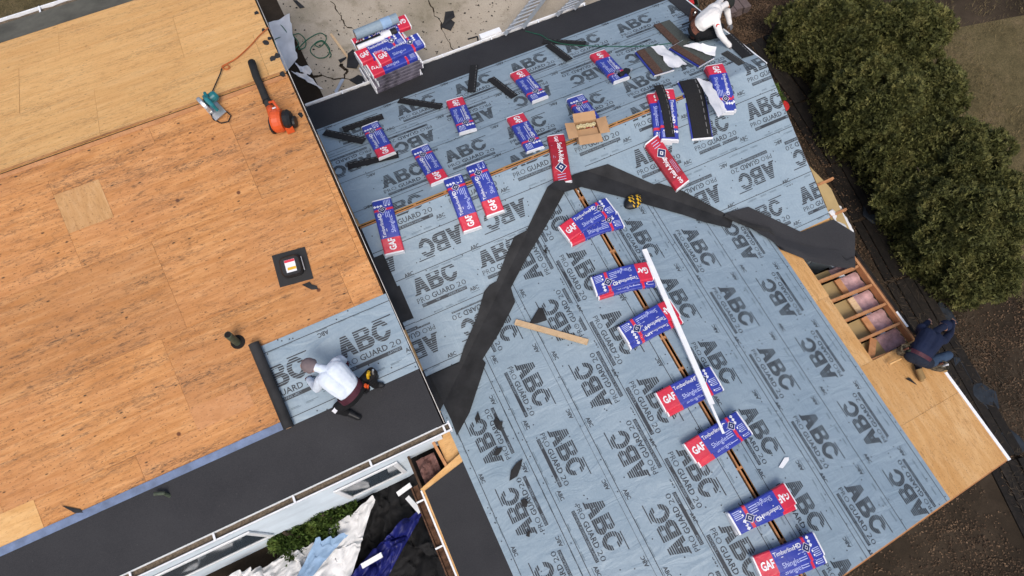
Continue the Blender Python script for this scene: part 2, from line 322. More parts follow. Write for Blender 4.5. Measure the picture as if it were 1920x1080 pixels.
def stripes(letter, y):
    """x intervals of a heavy letter at height y (0..1)"""
    if letter == 'A':
        l, r = .34 * y, 1 - .34 * y; a, b2 = .33 + .33 * y, .67 - .33 * y
        if y < .07: l -= .10
        return [(l, r)] if (a >= b2 or .2 < y < .37) else [(l, a), (b2, r)]
    if letter == 'B':
        r = (.66 + .34 * math.sqrt(max(0, 1 - ((y - .27) / .27) ** 2))) if y < .53 else (.62 + .32 * math.sqrt(max(0, 1 - ((y - .76) / .24) ** 2)))
        if .17 < y < .40: return [(0, .32), (.66 - .05 * abs(y - .28) / .1, r)]
        if .62 < y < .83: return [(0, .32), (.62, r)]
        return [(0, r)]
    q = math.sqrt(max(0, 1 - ((y - .5) / .5) ** 2)); L, Rr = .5 - .52 * q, .5 + .52 * q
    if abs(y - .5) < .27:
        w2 = .24 * math.sqrt(1 - ((y - .5) / .27) ** 2)
        return [(L, .5 - w2)] if .38 < y < .64 else [(L, .5 - w2), (.5 + w2, Rr)]
    return [(L, Rr)]
def abc_quads():
    Q = []; nb = 9
    for li, x0 in (('A', 0), ('B', 1.06), ('C', 2.1)):
        for k in range(nb):
            a = k / nb; b2 = a + (.80 if k < 5 else .66) / nb; sub = 3
            for j in range(sub):
                y0, y1 = a + (b2 - a) * j / sub, a + (b2 - a) * (j + 1) / sub
                e = 1e-3; i0, i1 = stripes(li, y0 + e), stripes(li, y1 - e)
                if len(i0) != len(i1): i0 = i1 = stripes(li, (y0 + y1) / 2)
                for (p, q), (r, t) in zip(i0, i1): Q.append([(x0 + p, y0), (x0 + q, y0), (x0 + t, y1), (x0 + r, y1)])
    Q.append([(2.3, 1.02), (3.42, 1.02), (3.44, 1.07), (2.3, 1.07)])
    return Q
ABC = abc_quads()
class Print:
    """flat print in plan coordinates, laid 3 mm over its sheet"""
    def __init__(s, reg): s.reg = reg; s.P = []
    def poly(s, pts, mi=0):
        p = clip(pts, s.reg)
        if p: s.P.append((p, mi))
    def frame(s, o, e1):
        e2 = (-e1[1], e1[0]); return lambda x, y: (o[0] + e1[0] * x + e2[0] * y, o[1] + e1[1] * x + e2[1] * y)
    def text(s, t, o, e1, h, wid=None, off=0., mi=0, shear=0.):
        V, T, wx = glyph(t, off); f = s.frame(o, e1); sx = h if wid is None else wid / wx
        for tr in T: s.poly([f(V[i][0] * sx + shear * V[i][1] * h, V[i][1] * h) for i in tr], mi)
    def rect(s, o, e1, x0, x1, y0, y1, mi=0): f = s.frame(o, e1); s.poly([f(x0, y0), f(x1, y0), f(x1, y1), f(x0, y1)], mi)
    def block(s, A, e1, ac=1):
        """A = plan position of the centre of the letter A"""
        f = s.frame(A, e1); k = .252; o = f(-.125, -.15)
        g = s.frame(o, e1)
        if ac:
            for q in ABC: s.poly([g(x * k, y * .30) for x, y in q])
        s.text('PRO', g(-.03, -.125), e1, .085, .225, -.008); s.text('GUARD', g(.235, -.125), e1, .085, .415, .014); s.text('20', g(.69, -.125), e1, .085, .165, -.008)
        s.rect(o, e1, .02, .83, -.207, -.153)
        s.text('SYNTHETIC ROOFING UNDERLAYMENT', g(.03, -.195), e1, .034, .79, .0, 2)
        s.text('ABC', g(.86, -.27), e1, .062, .16, .02); s.rect(o, e1, .86, 1.02, -.30, -.292, 1)
        f2 = (-e1[0], -e1[1]); s.text('ABC', g(-.02, .46), f2, .062, .16, .02); s.rect(g(-.02, .46), f2, 0, .16, -.03, -.022, 1)
        for yy in (-.335, .50):
            for q in range(3): s.rect(o, e1, .15 + q * .22, .15 + q * .22 + random.uniform(.1, .19), yy, yy + .006, 1); s.rect(o, e1, .15 + q * .22, .15 + q * .22 + random.uniform(.1, .19), yy - .014, yy - .009, 1)
def sheet(name, parent, pl, rect, reg, off, blocks=(), axis='x', lines=(), nails=True, mat='film', lift=None, label=None):
    """a strip of roofing sheet: rect in plan clipped to the convex region reg; print is its child"""
    x0, x1, y0, y1 = rect; cell = .16
    rg = clip([(x0, y0), (x1, y0), (x1, y1), (x0, y1)], reg)
    if not rg: return None
    Z = (lambda x, y: roofz(x, y)) if pl == 'roof' else (lambda x, y: pz(pl, x, y))
    def P3(p, e=0.): return (p[0], p[1], Z(p[0], p[1]) + off + rip(p[0], p[1]) + e + (lift(p[0], p[1]) if lift else 0))
    ux = np.linspace(x0, x1, max(2, int((x1 - x0) / cell)) + 1); uy = np.linspace(y0, y1, max(2, int((y1 - y0) / cell)) + 1)
    if pl == 'roof': uy = np.unique(np.append(uy, [5.61, 5.65, 5.69]))
    key = {}; V = []; Fc = []
    def vid(p):
        q = (round(p[0], 4), round(p[1], 4))
        if q not in key: key[q] = len(V); V.append(P3(p))
        return key[q]
    for i in range(len(ux) - 1):
        for j in range(len(uy) - 1):
            if pl == 'roof' and uy[j] > 5.60 and uy[j + 1] < 5.70 and ux[i] < 7.2: continue        # the open ridge slot
            c = clip([(ux[i], uy[j]), (ux[i + 1], uy[j]), (ux[i + 1], uy[j + 1]), (ux[i], uy[j + 1])], rg)
            if c:
                ids = [vid(p) for p in c]; ids = [a for a, b2 in zip(ids, ids[1:] + ids[:1]) if a != b2]
                if len(ids) > 2: Fc.append(ids)
    o = O(name, V, Fc, mat, parent, smooth=True)
    if label: o['label'] = label
    pr = Print(rg)
    for A, e1 in blocks: pr.block(A, e1)
    for l in lines:
        a0, a1 = (x0, x1) if axis == 'x' else (y0, y1)
        k = int((a1 - a0) / .3) + 1
        for t in range(k):
            p, q = a0 + (a1 - a0) * t / k, a0 + (a1 - a0) * (t + 1) / k
            pr.poly([(p, l - .005), (q, l - .005), (q, l + .005), (p, l + .005)] if axis == 'x' else [(l - .005, p), (l + .005, p), (l + .005, q), (l - .005, q)])
    if nails:
        area = (x1 - x0) * (y1 - y0)
        for k in range(int(area * 9)):
            x, y = random.uniform(x0, x1), random.uniform(y0, y1)
            if k % 2:
                if axis == 'x': y = random.choice((y0 + .06, y1 - .06, (y0 + y1) / 2)) + random.uniform(-.02, .02)
                else: x = random.choice((x0 + .06, x1 - .06, (x0 + x1) / 2)) + random.uniform(-.02, .02)
            pr.poly([(x + .011 * math.cos(a), y + .011 * math.sin(a)) for a in (0, 1.05, 2.1, 3.14, 4.19, 5.24)])
    if pr.P:
        mb = MB()
        for p, mi in pr.P:
            if pl == 'roof' and all(5.60 < q[1] < 5.70 for q in p) and p[0][0] < 7.2: continue
            mb.add([P3(q, .0045 if mi == 2 else .0035) for q in p], [tuple(range(len(p)))], mi)
        mb.O('lettering', ['ink', 'ink_grey', 'film'], o, kind='stuff')
    return o
def slab(name, parent, pl, poly, mat, off=0., th=.018, fm=None):
    return MB().prism([(x, y, pz(pl, x, y) + off) for x, y in poly], th).O(name, mat, parent)
# ================================================================ THE SETTING
def ground(name, pts, z, mat, kind='structure'):
    P = [(*p, z) for p in pts]; mb = MB(); mb.add(P, [tuple(range(len(P)))]); o = mb.O(name, mat, None, kind=kind)
    return o
g0 = 400
ground('ground', [(-g0, -g0), (g0, -g0), (g0, g0), (-g0, g0)], 0, 'earth')
XY = lambda *ps: [tuple(gz(p)[:2]) for p in ps]
DZ = 1.35                                            # the drive lies on higher ground behind the house
ground('driveway', [(.55, 8.99), (8.2, 8.99), (8.4, 11.2), (9.2, 14.5), (9.2, 40), (.2, 40), (.45, 14.5)], DZ + .012, 'concrete')
ground('path', [(.0, 9.0), (.54, 9.0), (.52, 9.9), (-.0, 9.9)], DZ + .010, 'concrete')
mb = MB(); mb.add([(-40, 9.0, DZ), (8.6, 9.0, DZ), (9.4, 14, DZ), (10.2, 50, DZ), (-40, 50, DZ), (8.6, 8.9, -.02), (9.9, 9, 0), (10.6, 14, 0), (12, 50, 0)], [(0, 1, 2, 3, 4), (1, 6, 7, 2), (2, 7, 8, 3)]); mb.O('bank', 'earth', None, kind='structure')
lw = XY((1800, 95), (1920, 30)); ground('lawn', [tuple(gz((1640, 330))[:2]), tuple(gz((1700, 70))[:2]), tuple(gz((1940, 25))[:2]), (60, 16), (60, -14), tuple(gz((1990, 600))[:2]), tuple(gz((1760, 470))[:2])], .008, 'lawn')
ground('grass_verge', [(-30, 11.9), (-.4, 11.9), (-.6, 15.5), (-2, 30), (-30, 30)], DZ + .008, 'lawn')
# cracks in the driveway
def crack(pts, wd):
    mb = MB(); P = [gz(p, DZ + .016) for p in pts]; Q = []
    for a, b in zip(P, P[1:]):
        k = 5
        for i in range(k): Q.append(a + (b - a) * i / k + np.array([random.uniform(-.05, .05), random.uniform(-.05, .05), 0]))
    Q.append(P[-1])
    for a, b in zip(Q, Q[1:]):
        d = (b - a)[:2]; nn = np.array([-d[1], d[0], 0]) / (np.linalg.norm(d) + 1e-6) * wd * random.uniform(.1, .6) / 2
        mb.add([a + nn, a - nn, b - nn, b + nn], [(0, 1, 2, 3)])
    return mb
mb = MB()
for pts, wd in [(((620, 0), (640, 25), (646, 50), (700, 60), (720, 90)), .06), (((800, 0), (818, 30), (835, 60), (852, 95)), .06), (((588, 140), (630, 150), (690, 148), (720, 165)), .13), (((640, 120), (650, 135), (645, 148)), .12), (((690, 148), (700, 172), (735, 180)), .2)]:
    c = crack(pts, wd); mb.add(c.V, c.F)
mb.O('driveway_crack', 'earth', None, kind='structure')

# ================================================================ THE HOUSE
house = thing('house', (4, 3, 0), 'low house, half stripped to plywood and half covered in grey printed underlayment', 'house')
XL = -8.6
def wall(poly, axis, at, th=.12, mat='siding'):
    """vertical wall panel; poly in (horizontal, z)"""
    mb = MB(); k = len(poly)
    f = (lambda h, z, t: (h, at + t, z)) if axis == 'x' else (lambda h, z, t: (at + t, h, z))
    V = [f(h, z, 0) for h, z in poly] + [f(h, z, th) for h, z in poly]
    mb.add(V, [tuple(range(k)), tuple(range(2 * k - 1, k - 1, -1))] + [(i, (i + 1) % k, (i + 1) % k + k, i + k) for i in range(k)])
    return mb.O('wall', mat, house)
# lapped siding on the wall under the left eave
mb = MB()
for k in range(20):
    z = k * .19
    mb.add([(XL, 2.10, z), (-.06, 2.10, z), (-.06, 2.125, z + .19), (XL, 2.125, z + .19), (XL, 2.125, z), (-.06, 2.125, z)], [(0, 1, 2, 3), (4, 5, 1, 0)])
mb.box(XL, -.06, 2.127, 2.25, 0, 3.8); mb.O('wall', 'siding', house)
wall([(2.25, 0), (10.7, 0), (10.7, 4.5), (7.47, 5.38), (2.25, 3.9)], 'y', -.2)
wall([(XL, 0), (-.2, 0), (-.2, 4.5), (XL, 4.5)], 'x', 10.6)
wall([(2.25, 0), (10.7, 0), (10.7, 4.5), (7.47, 5.38), (2.25, 3.9)], 'y', XL)
wall([(-.05, 0), (8.0, 0), (8.0, 2.5), (-.05, 2.5)], 'x', 8.85)
wall([(2.3, 0), (8.85, 0), (8.85, 2.5), (5.65, 3.45), (2.3, 2.15)], 'y', 7.85)
wall([(-.4, 0), (8.1, 0), (8.1, 1.95), (3.735, 3.25), (-.4, 2.0)], 'x', -2.1)
wall([(-2.0, 0), (2.09, 0), (2.09, 1.8), (-2.0, 1.8)], 'y', -.42)
wall([(-2.0, 0), (2.3, 0), (2.3, 1.9), (-2.0, 1.9)], 'y', 8.0)
for cx, wd, z0, z1 in ((-1.45, .95, 1.0, 2.15), (-4.25, 1.5, 1.0, 2.15)):
    fr = MB(); y0, y1 = 2.07, 2.097
    for a in ((cx - wd / 2 - .08, cx - wd / 2, z0 - .08, z1 + .08), (cx + wd / 2, cx + wd / 2 + .08, z0 - .08, z1 + .08), (cx - wd / 2, cx + wd / 2, z1, z1 + .08), (cx - wd / 2, cx + wd / 2, z0 - .06, z0)):
        fr.box(a[0], a[1], y0, y1, a[2], a[3])
    fo = fr.O('window', 'white', house)
    MB().box(cx - wd / 2, cx + wd / 2, 2.084, 2.096, z0, z1).O('pane', 'glass', fo)
# ---- left roof: dark backing, plywood sheets laid one by one
slab('roof_deck', house, 'LF', [(XL, 1.98), (0.0, 1.98), (0.0, 7.455), (XL, 7.455)], 'hole', -.022, .06)
slab('roof_deck', house, 'LR', [(XL, 7.485), (0.0, 7.485), (0.0, 11.5), (XL, 11.5)], 'hole', -.022, .06)
MB().box(XL, -.02, 7.45, 7.49, 5.2, 5.468).O('ridge_board', 'old_wood', house)
def ply(pl, x0, x1, y0, y1, mat, dz=0., nm='plywood_sheet', th=.018):
    g = .0016; dzc = [random.uniform(-.002, .003) for _ in range(4)]
    P = [(x, y, pz(pl, x, y) + dz + d) for (x, y), d in zip(((x0 + g, y0 + g), (x1 - g, y0 + g), (x1 - g, y1 - g), (x0 + g, y1 - g)), dzc)]
    return MB().prism(P, th).O(nm, mat, house)
for y0, y1, s in ((2.0, 3.28, -1.3), (3.28, 4.57, -.45), (4.57, 5.86, -.09), (5.86, 7.15, -1.04), (7.15, 7.452, -2.1)):
    x = s + 2.56
    while x > XL:
        a, b = max(XL, x - 2.56), min(.0, x)
        if b - a > .05: ply('LF', a, b, y0, y1, 'ply')
        x -= 2.56
for y0, y1, s in ((7.488, 8.72, -.25), (8.72, 9.95, -1.35), (9.95, 10.92, -.7)):
    x = s + 2.5
    while x > XL:
        a, b = max(XL, x - 2.5), min(.0, x)
        if b - a > .05: ply('LR', a, b, y0, y1, 'ply_pale')
        x -= 2.5
ply('LF', -3.60, -2.98, 6.36, 6.93, 'ply_patch', .006, 'plywood_patch')
a = on('LF', (35, 985)); ply('LF', a[0] - .45, a[0] + .27, a[1] - .22, a[1] + .22, 'osb', .006, 'plywood_patch')
a = on('LF', (420, 765)); ply('LF', a[0] - .42, a[0] + .38, a[1] - .14, a[1] + .17, 'ply_pinkish', .004, 'plywood_patch')
# raised lips of old tar and dirt along the open ridge
for nm, pl, y0, y1, mt in (('ridge_lip', 'LF', 7.39, 7.45, 'lumber'), ('ridge_lip', 'LR', 7.49, 7.53, 'ply')):
    slab(nm, house, pl, [(XL, y0), (-.01, y0), (-.01, y1), (XL, y1)], mt, .012, .012)
# eave strip, release strip, sheet, gutter, rake edge of the left roof
NO = [(-50, -50), (50, -50), (50, 50), (-50, 50)]
slab('eave_membrane', house, 'LF', [(XL, 1.965), (.03, 1.965), (.03, 2.86), (XL, 2.86)], 'membrane', .010, .004)
slab('release_strip', house, 'LF', [(XL, 2.80), (-1.84, 2.80), (-1.84, 2.905), (XL, 2.905)], 'release', .0135, .003)
sheet('underlayment_sheet', house, 'LF', (-1.86, .035, 2.80, 3.95), NO, .014, [((-.77, 3.49), (1, 0)), ((-2.04, 3.49), (1, 0))], lines=(3.84, 2.90))
slab('eave_membrane', house, 'LR', [(XL, 10.9), (.0, 10.9), (.0, 11.5), (XL, 11.5)], 'mossy', .004, .004)
def gutter(pts_in, axis, a0, a1, z, w0, w1, inner, hang=.85, lipmat='white'):
    """open gutter along an axis between a0 and a1; w0 = roof side, w1 = lip side"""
    sg = 1 if w1 > w0 else -1
    f = (lambda t, q, zz: (t, q, zz)) if axis == 'x' else (lambda t, q, zz: (q, t, zz))
    prof = [(w0, z), (w0, z - .11), (w1 - sg * .015, z - .11), (w1, z), (w1 - sg * .022, z), (w1 - sg * .03, z - .06), (w1 - sg * .05, z - .09), (w0 + sg * .01, z - .09), (w0 + sg * .01, z)]
    k = len(prof); V = [f(t, q, zz) for t in (a0, a1) for q, zz in prof]
    g = MB().add(V, [(i, (i + 1) % k, (i + 1) % k + k, i + k) for i in range(k)] + [tuple(range(k)), tuple(range(2 * k - 1, k - 1, -1))]).O('gutter', lipmat, house)
    lo, hi = min(w0 + sg * .012, w1 - sg * .035), max(w0 + sg * .012, w1 - sg * .035)
    mb = MB(); n0 = 60; V = []
    for i in range(n0 + 1):
        t = a0 + (a1 - a0) * i / n0
        for q in (lo, hi): V.append(f(t, q, z - .045 + random.uniform(-.012, .012)))
    mb.add(V, [(2 * i, 2 * i + 1, 2 * i + 3, 2 * i + 2) for i in range(n0)]); mb.O('gutter_debris', inner, g)
    t = a0 + hang * .7
    while t < a1:
        p = MB(); lo2, hi2 = min(w0, w1), max(w0, w1)
        if axis == 'x': p.box(t - .014, t + .014, lo2, hi2, z - .006, z + .008)
        else: p.box(lo2, hi2, t - .014, t + .014, z - .006, z + .008)
        p.O('gutter_hanger', 'white', g); t += hang
    return g
gutter(None, 'x', XL, .10, 3.985, 1.965, 1.845, 'gutter_dirt', 1.12)
MB().box(.10, .125, 1.845, 1.99, 3.87, 3.99).O('gutter_end_cap', 'white', house)
gutter(None, 'x', XL, .02, 4.40, 11.50, 11.66, 'gutter_dirt', .9)
mb = MB()
for a, b in (((.045, 1.97), (.02, 7.47)), ((.02, 7.47), (.02, 11.5))):
    pl = 'LF' if b[1] < 7.5 else 'LR'
    mb.beam((a[0] + .012, a[1], pz(pl, *a) + .018), (b[0] + .012, b[1], pz(pl, *b) + .012), .010, .14)
mb.O('rake_edge', 'drip', house)
MB().prism([(-.05, 1.99, 3.96), (.02, 1.99, 3.96), (.02, 7.47, 5.44), (-.05, 7.47, 5.44)], .16).O('fascia', 'old_wood', house)
# torn tar bits caught along the left rake
for px in ((487, 22), (500, 55), (505, 78), (518, 108), (536, 137), (570, 213), (527, 103), (510, 70)):
    q = on('LF' if px[1] > 137 else 'LR', px, .01); mb = MB(); k = 7; rr = random.uniform(.025, .07)
    mb.prism([(q[0] - .05 + rr * random.uniform(.5, 1.2) * math.cos(t * 6.283 / k), q[1] + rr * 1.3 * random.uniform(.5, 1.2) * math.sin(t * 6.283 / k), q[2] + random.uniform(0, .01)) for t in range(k)], .006); mb.O('tar_bit', 'membrane_dark', house)
# ---- main roof
VR = lambda dx: 5.387 - .789 * dx
XR = 8.17
slab('roof_deck', house, 'MR', [(.06, 5.69), (XR - .02, 5.69), (XR - .02, 9.17), (.06, 9.17)], 'osb', -.004)
slab('roof_deck', house, 'MF', [(.06, VR(3.675)), (3.735, 5.387), (3.735, 5.61), (.06, 5.61)], 'osb', -.004)
slab('roof_deck', house, 'MF', [(3.735, 5.387), (XR - .02, VR(XR - 3.755)), (XR - .02, 5.61), (3.735, 5.61)], 'osb', -.004)
MB().box(.08, XR - .05, 5.637, 5.663, 3.3, 3.585).O('ridge_board', 'lumber', house)
for i in range(14):
    x = .5 + i * .56; mb = MB(); mb.box(x, x + .04, 5.58, 5.72, 3.40, 3.572); mb.O('rafter_top', 'lumber', house)
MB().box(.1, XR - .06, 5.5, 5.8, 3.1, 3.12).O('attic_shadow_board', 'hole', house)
slab('eave_membrane', house, 'MR', [(.06, 8.30), (XR - .01, 8.36), (XR - .01, 9.2), (.06, 9.2)], 'membrane', .004, .004)
slab('rake_membrane', house, 'MR', [(XR - .30, 7.4), (XR, 7.4), (XR, 9.2), (XR - .30, 9.2)], 'membrane', .030, .004)
RMR = [(.08, 5.0), (XR, 5.0), (XR, 9.2), (.08, 9.2)]
per = 1.21
N = lambda x0, y, k0, k1: [((x0 + per * k, y), (1, 0)) for k in range(k0, k1)]
Fl = lambda x0, y, k0, k1: [((x0 + per * k, y), (-1, 0)) for k in range(k0, k1)]
sheet('underlayment_sheet', house, 'MR', (.08, XR, 7.35, 8.42), RMR, .012, N(1.74, 8.08, -1, 6), lines=(8.36, 7.68))
sheet('underlayment_sheet', house, 'MR', (.08, XR, 6.55, 7.60), RMR, .018, Fl(.68, 7.1, 0, 7), lines=(7.52, 6.72))
sheet('underlayment_sheet', house, 'MR', (.08, XR, 5.85, 6.84), RMR, .024, N(.86, 6.42, 0, 7), lines=(6.78, 6.0))
ML = [(.06, VR(3.675) - .4), (3.9, 5.387), (3.9, 5.61), (.06, 5.61)]
MRr = [(3.6, 5.40), (XR, VR(XR - 3.735) - .12), (XR, 5.61), (3.6, 5.61)]
torn = [(.62, 3.98), (.24, 5.0), (.24, 5.61), (3.9, 5.61), (3.9, 5.2), (1.9, 3.98)]
sheet('underlayment_sheet', house, 'MF', (.10, 3.4, 3.10, 4.02), ML, .012, Fl(.41, 3.53, 0, 3), lines=(3.95, 3.2))
sheet('underlayment_sheet', house, 'MF', (.30, 3.6, 3.86, 4.78), ML, .018, N(.62, 4.46, 0, 3), lines=(3.94, 4.62))
sheet('underlayment_sheet', house, 'MF', (.26, 3.7, 4.57, 5.32), ML, .024, Fl(1.50, 4.95, -1, 3), lines=(4.64,))
sheet('underlayment_sheet', house, 'MF', (4.4, XR, 2.72, 3.62), MRr, .012, N(6.67, 3.27, -1, 2), lines=(2.80, 3.56))
sheet('underlayment_sheet', house, 'MF', (4.2, XR, 3.54, 4.50), MRr, .018, Fl(6.17, 3.90, -1, 3), lines=(3.60, 4.44))
sheet('underlayment_sheet', house, 'MF', (3.9, XR, 4.40, 5.30), MRr, .024, N(5.12, 4.98, 0, 3), lines=(4.46,))
sheet('underlayment_sheet', house, 'roof', (.10, XR, 5.12, 6.05), [(.1, 5.12), (XR, 5.12), (XR, 6.05), (.1, 6.05)], .030, N(.58, 5.72, 0, 7), lines=(5.18, 5.99), label='underlayment strip folded over the main ridge and slit along it')
gutter(None, 'x', .08, 6.4, 2.53, 9.20, 9.29, 'gutter_dirt', 1.1)
mb = MB().beam((XR + .012, 5.65, 3.63), (XR + .012, 9.2, pz('MR', XR, 9.2) + .03), .03, .14); mb.O('rake_edge', 'white', house)
mb = MB().beam((XR + .012, 5.65, 3.60), (XR + .012, 2.9, pz('MF', XR, 2.9) + .0), .02, .14); mb.O('rake_edge', 'old_wood', house)
# bare brown boarding where the front rake has been stripped
P = [(XR + .025, 3.75), (XR + .05, 3.75), (XR + .30, 3.2), (XR + .33, 2.35), (XR + .025, 2.3)]
slab('bare_rake_board', house, 'MF', P, 'ceiling', -.06, .03)
for y in (3.35, 2.75): MB().beam((XR - .1, y, pz('MF', XR, y) - .03), (XR + .42, y, pz('MF', XR, y) - .03), .04, .08).O('lookout', 'lumber', house)
# membrane along the left wall and in the left valley
slab('wall_membrane', house, 'MF', [(.06, 5.62), (.29, 5.55), (.30, 4.55), (.34, 4.15), (.46, 3.98), (.12, 3.92), (.06, 3.9)], 'membrane_dark', .007, .003)
VALO = dict(n=0)
def valley(mfpts, wpts, wpl, mat, off, nm='valley_membrane', lift=None):
    """two flaps folded along the valley; points are pixels on each roof plane"""
    o1 = [tuple(on('MF', p)[:2]) for p in mfpts]; o2 = [tuple(on(wpl, p)[:2]) for p in wpts]
    mb = MB(); mb.prism([(x, y, pz('MF', x, y) + off) for x, y in o1], .003); mb.prism([(x, y, pz(wpl, x, y) + off) for x, y in o2], .003)
    return mb.O(nm, mat, house)
def vl(dx, s=-1): return (3.735 + s * dx, VR(dx))
def pxy(x, y, pl): n, d = PL[pl]; q = RM.T @ (np.array([x, y, pz(pl, x, y)]) - C0); return (960 + F * q[0] / q[2], 540 + F * q[1] / q[2])
def vflap(pl, vd, pts, off, nm, mat='membrane_dark', s=-1):
    P = [vl(d, s) for d in vd] + [tuple(on(pl, p)[:2]) for p in pts]
    return slab(nm, house, pl, P, mat, off, .003)
def band(pts, wpl, s_, off, nm='valley_membrane', dp=0.):
    """a band of membrane following the pixel outline, folded along the valley line"""
    mb = MB(); ap, en = vl(-1.2, s_), vl(5.5, s_); big = 30
    for pl in ('MF', wpl):
        P = [tuple(on(pl, p)[:2]) for p in pts]; dx, dy = en[0] - ap[0], en[1] - ap[1]; nx, ny = -dy, dx
        if (ny > 0) != (pl == 'MF'): nx, ny = -nx, -ny
        q = clip(P, [ap, en, (en[0] + nx * big, en[1] + ny * big), (ap[0] + nx * big, ap[1] + ny * big)])
        if q:
            mb.prism([(x, y, pz(pl, x, y) + off + dp * (pl == 'MF')) for x, y in q], .003)
    return mb.O(nm, 'membrane_dark', house)
band([(1026, 353), (987, 434), (964, 446), (948, 483), (931, 529), (918, 536), (908, 548), (894, 598), (871, 650), (861, 682), (806, 705), (846, 788), (857, 818), (881, 774), (911, 682), (905, 675), (936, 626), (966, 568), (958, 541), (985, 490), (1024, 425), (1059, 362)], 'WL', -1, .046)
band([(1058, 340), (1076, 329), (1139, 310), (1225, 348), (1236, 346), (1279, 360), (1361, 404), (1374, 412), (1368, 430), (1320, 419), (1280, 405), (1204, 384), (1170, 373), (1089, 353), (1060, 362), (1026, 353), (1040, 342)], 'WR', 1, .046)
slab('valley_membrane', house, 'MF', [(.06, 2.5), (1.4, 3.56), (1.2, 3.3), (.06, 3.2)], 'membrane_dark', .006, .003)
# heavy membrane draped loose over the lower right valley and its corner
def bez(pl, pts, off): return [np.array([*on(pl, p)[:2], 0]) + np.array([0, 0, on(pl, p)[2] + o]) for p, o in zip(pts, off)]
top = bez('MF', [(1358, 402), (1402, 390), (1500, 437), (1560, 414), (1600, 440)], [.05, .05, .05, .06, .07])
mid = bez('MF', [(1372, 412), (1440, 437), (1505, 462), (1575, 468), (1602, 480)], [.05, .05, .06, .05, .02])
mid2 = bez('WR', [(1400, 428), (1448, 455), (1510, 482), (1570, 492), (1603, 497)], [.06, .06, .07, .05, .02])
bot = bez('WR', [(1440, 428), (1462, 470), (1520, 492), (1570, 500), (1605, 503)], [.10, .05, .02, -.01, -.04])
rows = [top, mid, mid2, bot]; mb = MB(); V = []
nu, nv = 16, 12
def lerp(L, t): t = t * (len(L) - 1); i = min(int(t), len(L) - 2); return L[i] + (L[i + 1] - L[i]) * (t - i)
for j in range(nv + 1):
    for i in range(nu + 1):
        col = [lerp(r, i / nu) for r in rows]; p = lerp(col, j / nv).copy(); p[2] += .012 * noise.noise((p[0] * 3, p[1] * 3, 9)); V.append(p)
mb.add(V, [(j * (nu + 1) + i, j * (nu + 1) + i + 1, (j + 1) * (nu + 1) + i + 1, (j + 1) * (nu + 1) + i) for j in range(nv) for i in range(nu)])
mb.O('corner_membrane', 'membrane', house, smooth=True)
def seam(pts, pl, h, r, nm, mat='membrane_dark'):
    MB().tube([tuple(on(pl, p, h)) for p in pts], r, 6).O(nm, mat, house)
seam([(1358, 403), (1380, 413), (1410, 424), (1442, 431), (1452, 440)], 'WR', .085, [.035, .045, .05, .045, .02], 'curled_membrane_edge')
seam([(1450, 443), (1480, 452), (1530, 464), (1572, 469)], 'MF', .062, .006, 'membrane_seam')
seam([(1572, 469), (1578, 478), (1588, 488), (1602, 482)], 'WR', .085, .006, 'membrane_seam')
# ---- front wing
GY = -2.31
slab('roof_deck', house, 'WL', [(.10, GY), (3.678, GY), (3.678, 5.34), (.10, VR(3.635))], 'osb_y', -.004)
slab('roof_deck', house, 'WL', [(-.70, GY), (.098, GY), (.098, 1.50), (-.70, 1.40)], 'osb_y', -.004)
slab('roof_deck', house, 'WR', [(3.792, GY), (6.95, GY), (6.95, VR(3.215)), (3.792, 5.34)], 'osb_y', -.004)
mb = MB().box(3.722, 3.748, GY + .03, 5.2, 3.2, 3.485); mb.O('ridge_board', 'lumber', house)
for i in range(13):
    y = -2.1 + i * .56; MB().box(3.66, 3.81, y, y + .04, 3.3, 3.474).O('rafter_top', 'lumber', house)
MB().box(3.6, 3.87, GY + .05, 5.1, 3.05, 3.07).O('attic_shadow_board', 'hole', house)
WLc = [(.09, GY + .01), (3.682, GY + .01), (3.682, 5.40), (.09, VR(3.645) + .05)]
WRc = [(3.788, GY + .01), (6.87, GY + .01), (6.87, VR(3.135) + .05), (3.788, 5.40)]
Dn = lambda x, y, k: [((x, y - per * i), (0, -1)) for i in range(k)]
Up = lambda x, y, k: [((x, y - per * i), (0, 1)) for i in range(k)]
sheet('underlayment_sheet', house, 'WL', (.09, 1.12, GY, 3.6), WLc, .012, Up(.54, 1.44, 4), 'y', (.20, 1.03))
sheet('underlayment_sheet', house, 'WL', (1.04, 2.06, GY, 4.4), WLc, .018, Dn(1.64, 3.66, 6), 'y', (1.13, 1.98))
sheet('underlayment_sheet', house, 'WL', (1.98, 2.92, GY, 4.9), WLc, .024, Up(2.42, 3.85, 6), 'y', (2.06, 2.84))
sheet('underlayment_sheet', house, 'WL', (2.80, 3.69, GY, 5.4), WLc, .030, Dn(3.21, 4.93, 7), 'y', (2.83, 3.52))
sheet('underlayment_sheet', house, 'WR', (5.74, 6.87, GY, 3.7), WRc, .012, Up(6.18, 2.68, 5), 'y', (5.83, 6.78))
sheet('underlayment_sheet', house, 'WR', (4.84, 5.84, GY, 4.4), WRc, .018, Dn(5.34, 3.36, 6), 'y', (4.93, 5.76))
sheet('underlayment_sheet', house, 'WR', (3.78, 4.92, GY, 5.4), WRc, .024, Dn(4.40, 3.84, 6), 'y', (3.98, 4.84))
# left eave of the wing
slab('eave_membrane', house, 'WL', [(-.70, GY), (.14, GY), (.16, 1.62), (.10, 1.60), (-.66, 1.47)], 'membrane', .006, .004)
MB().beam((-.715, GY, pz('WL', -.715, 0) + .012), (-.715, 1.5, pz('WL', -.715, 0) + .012), .028, .10).O('drip_edge', 'white', house)
gutter(None, 'y', GY, 1.62, 2.13, -.735, -.86, 'rust', .78, 'rust')
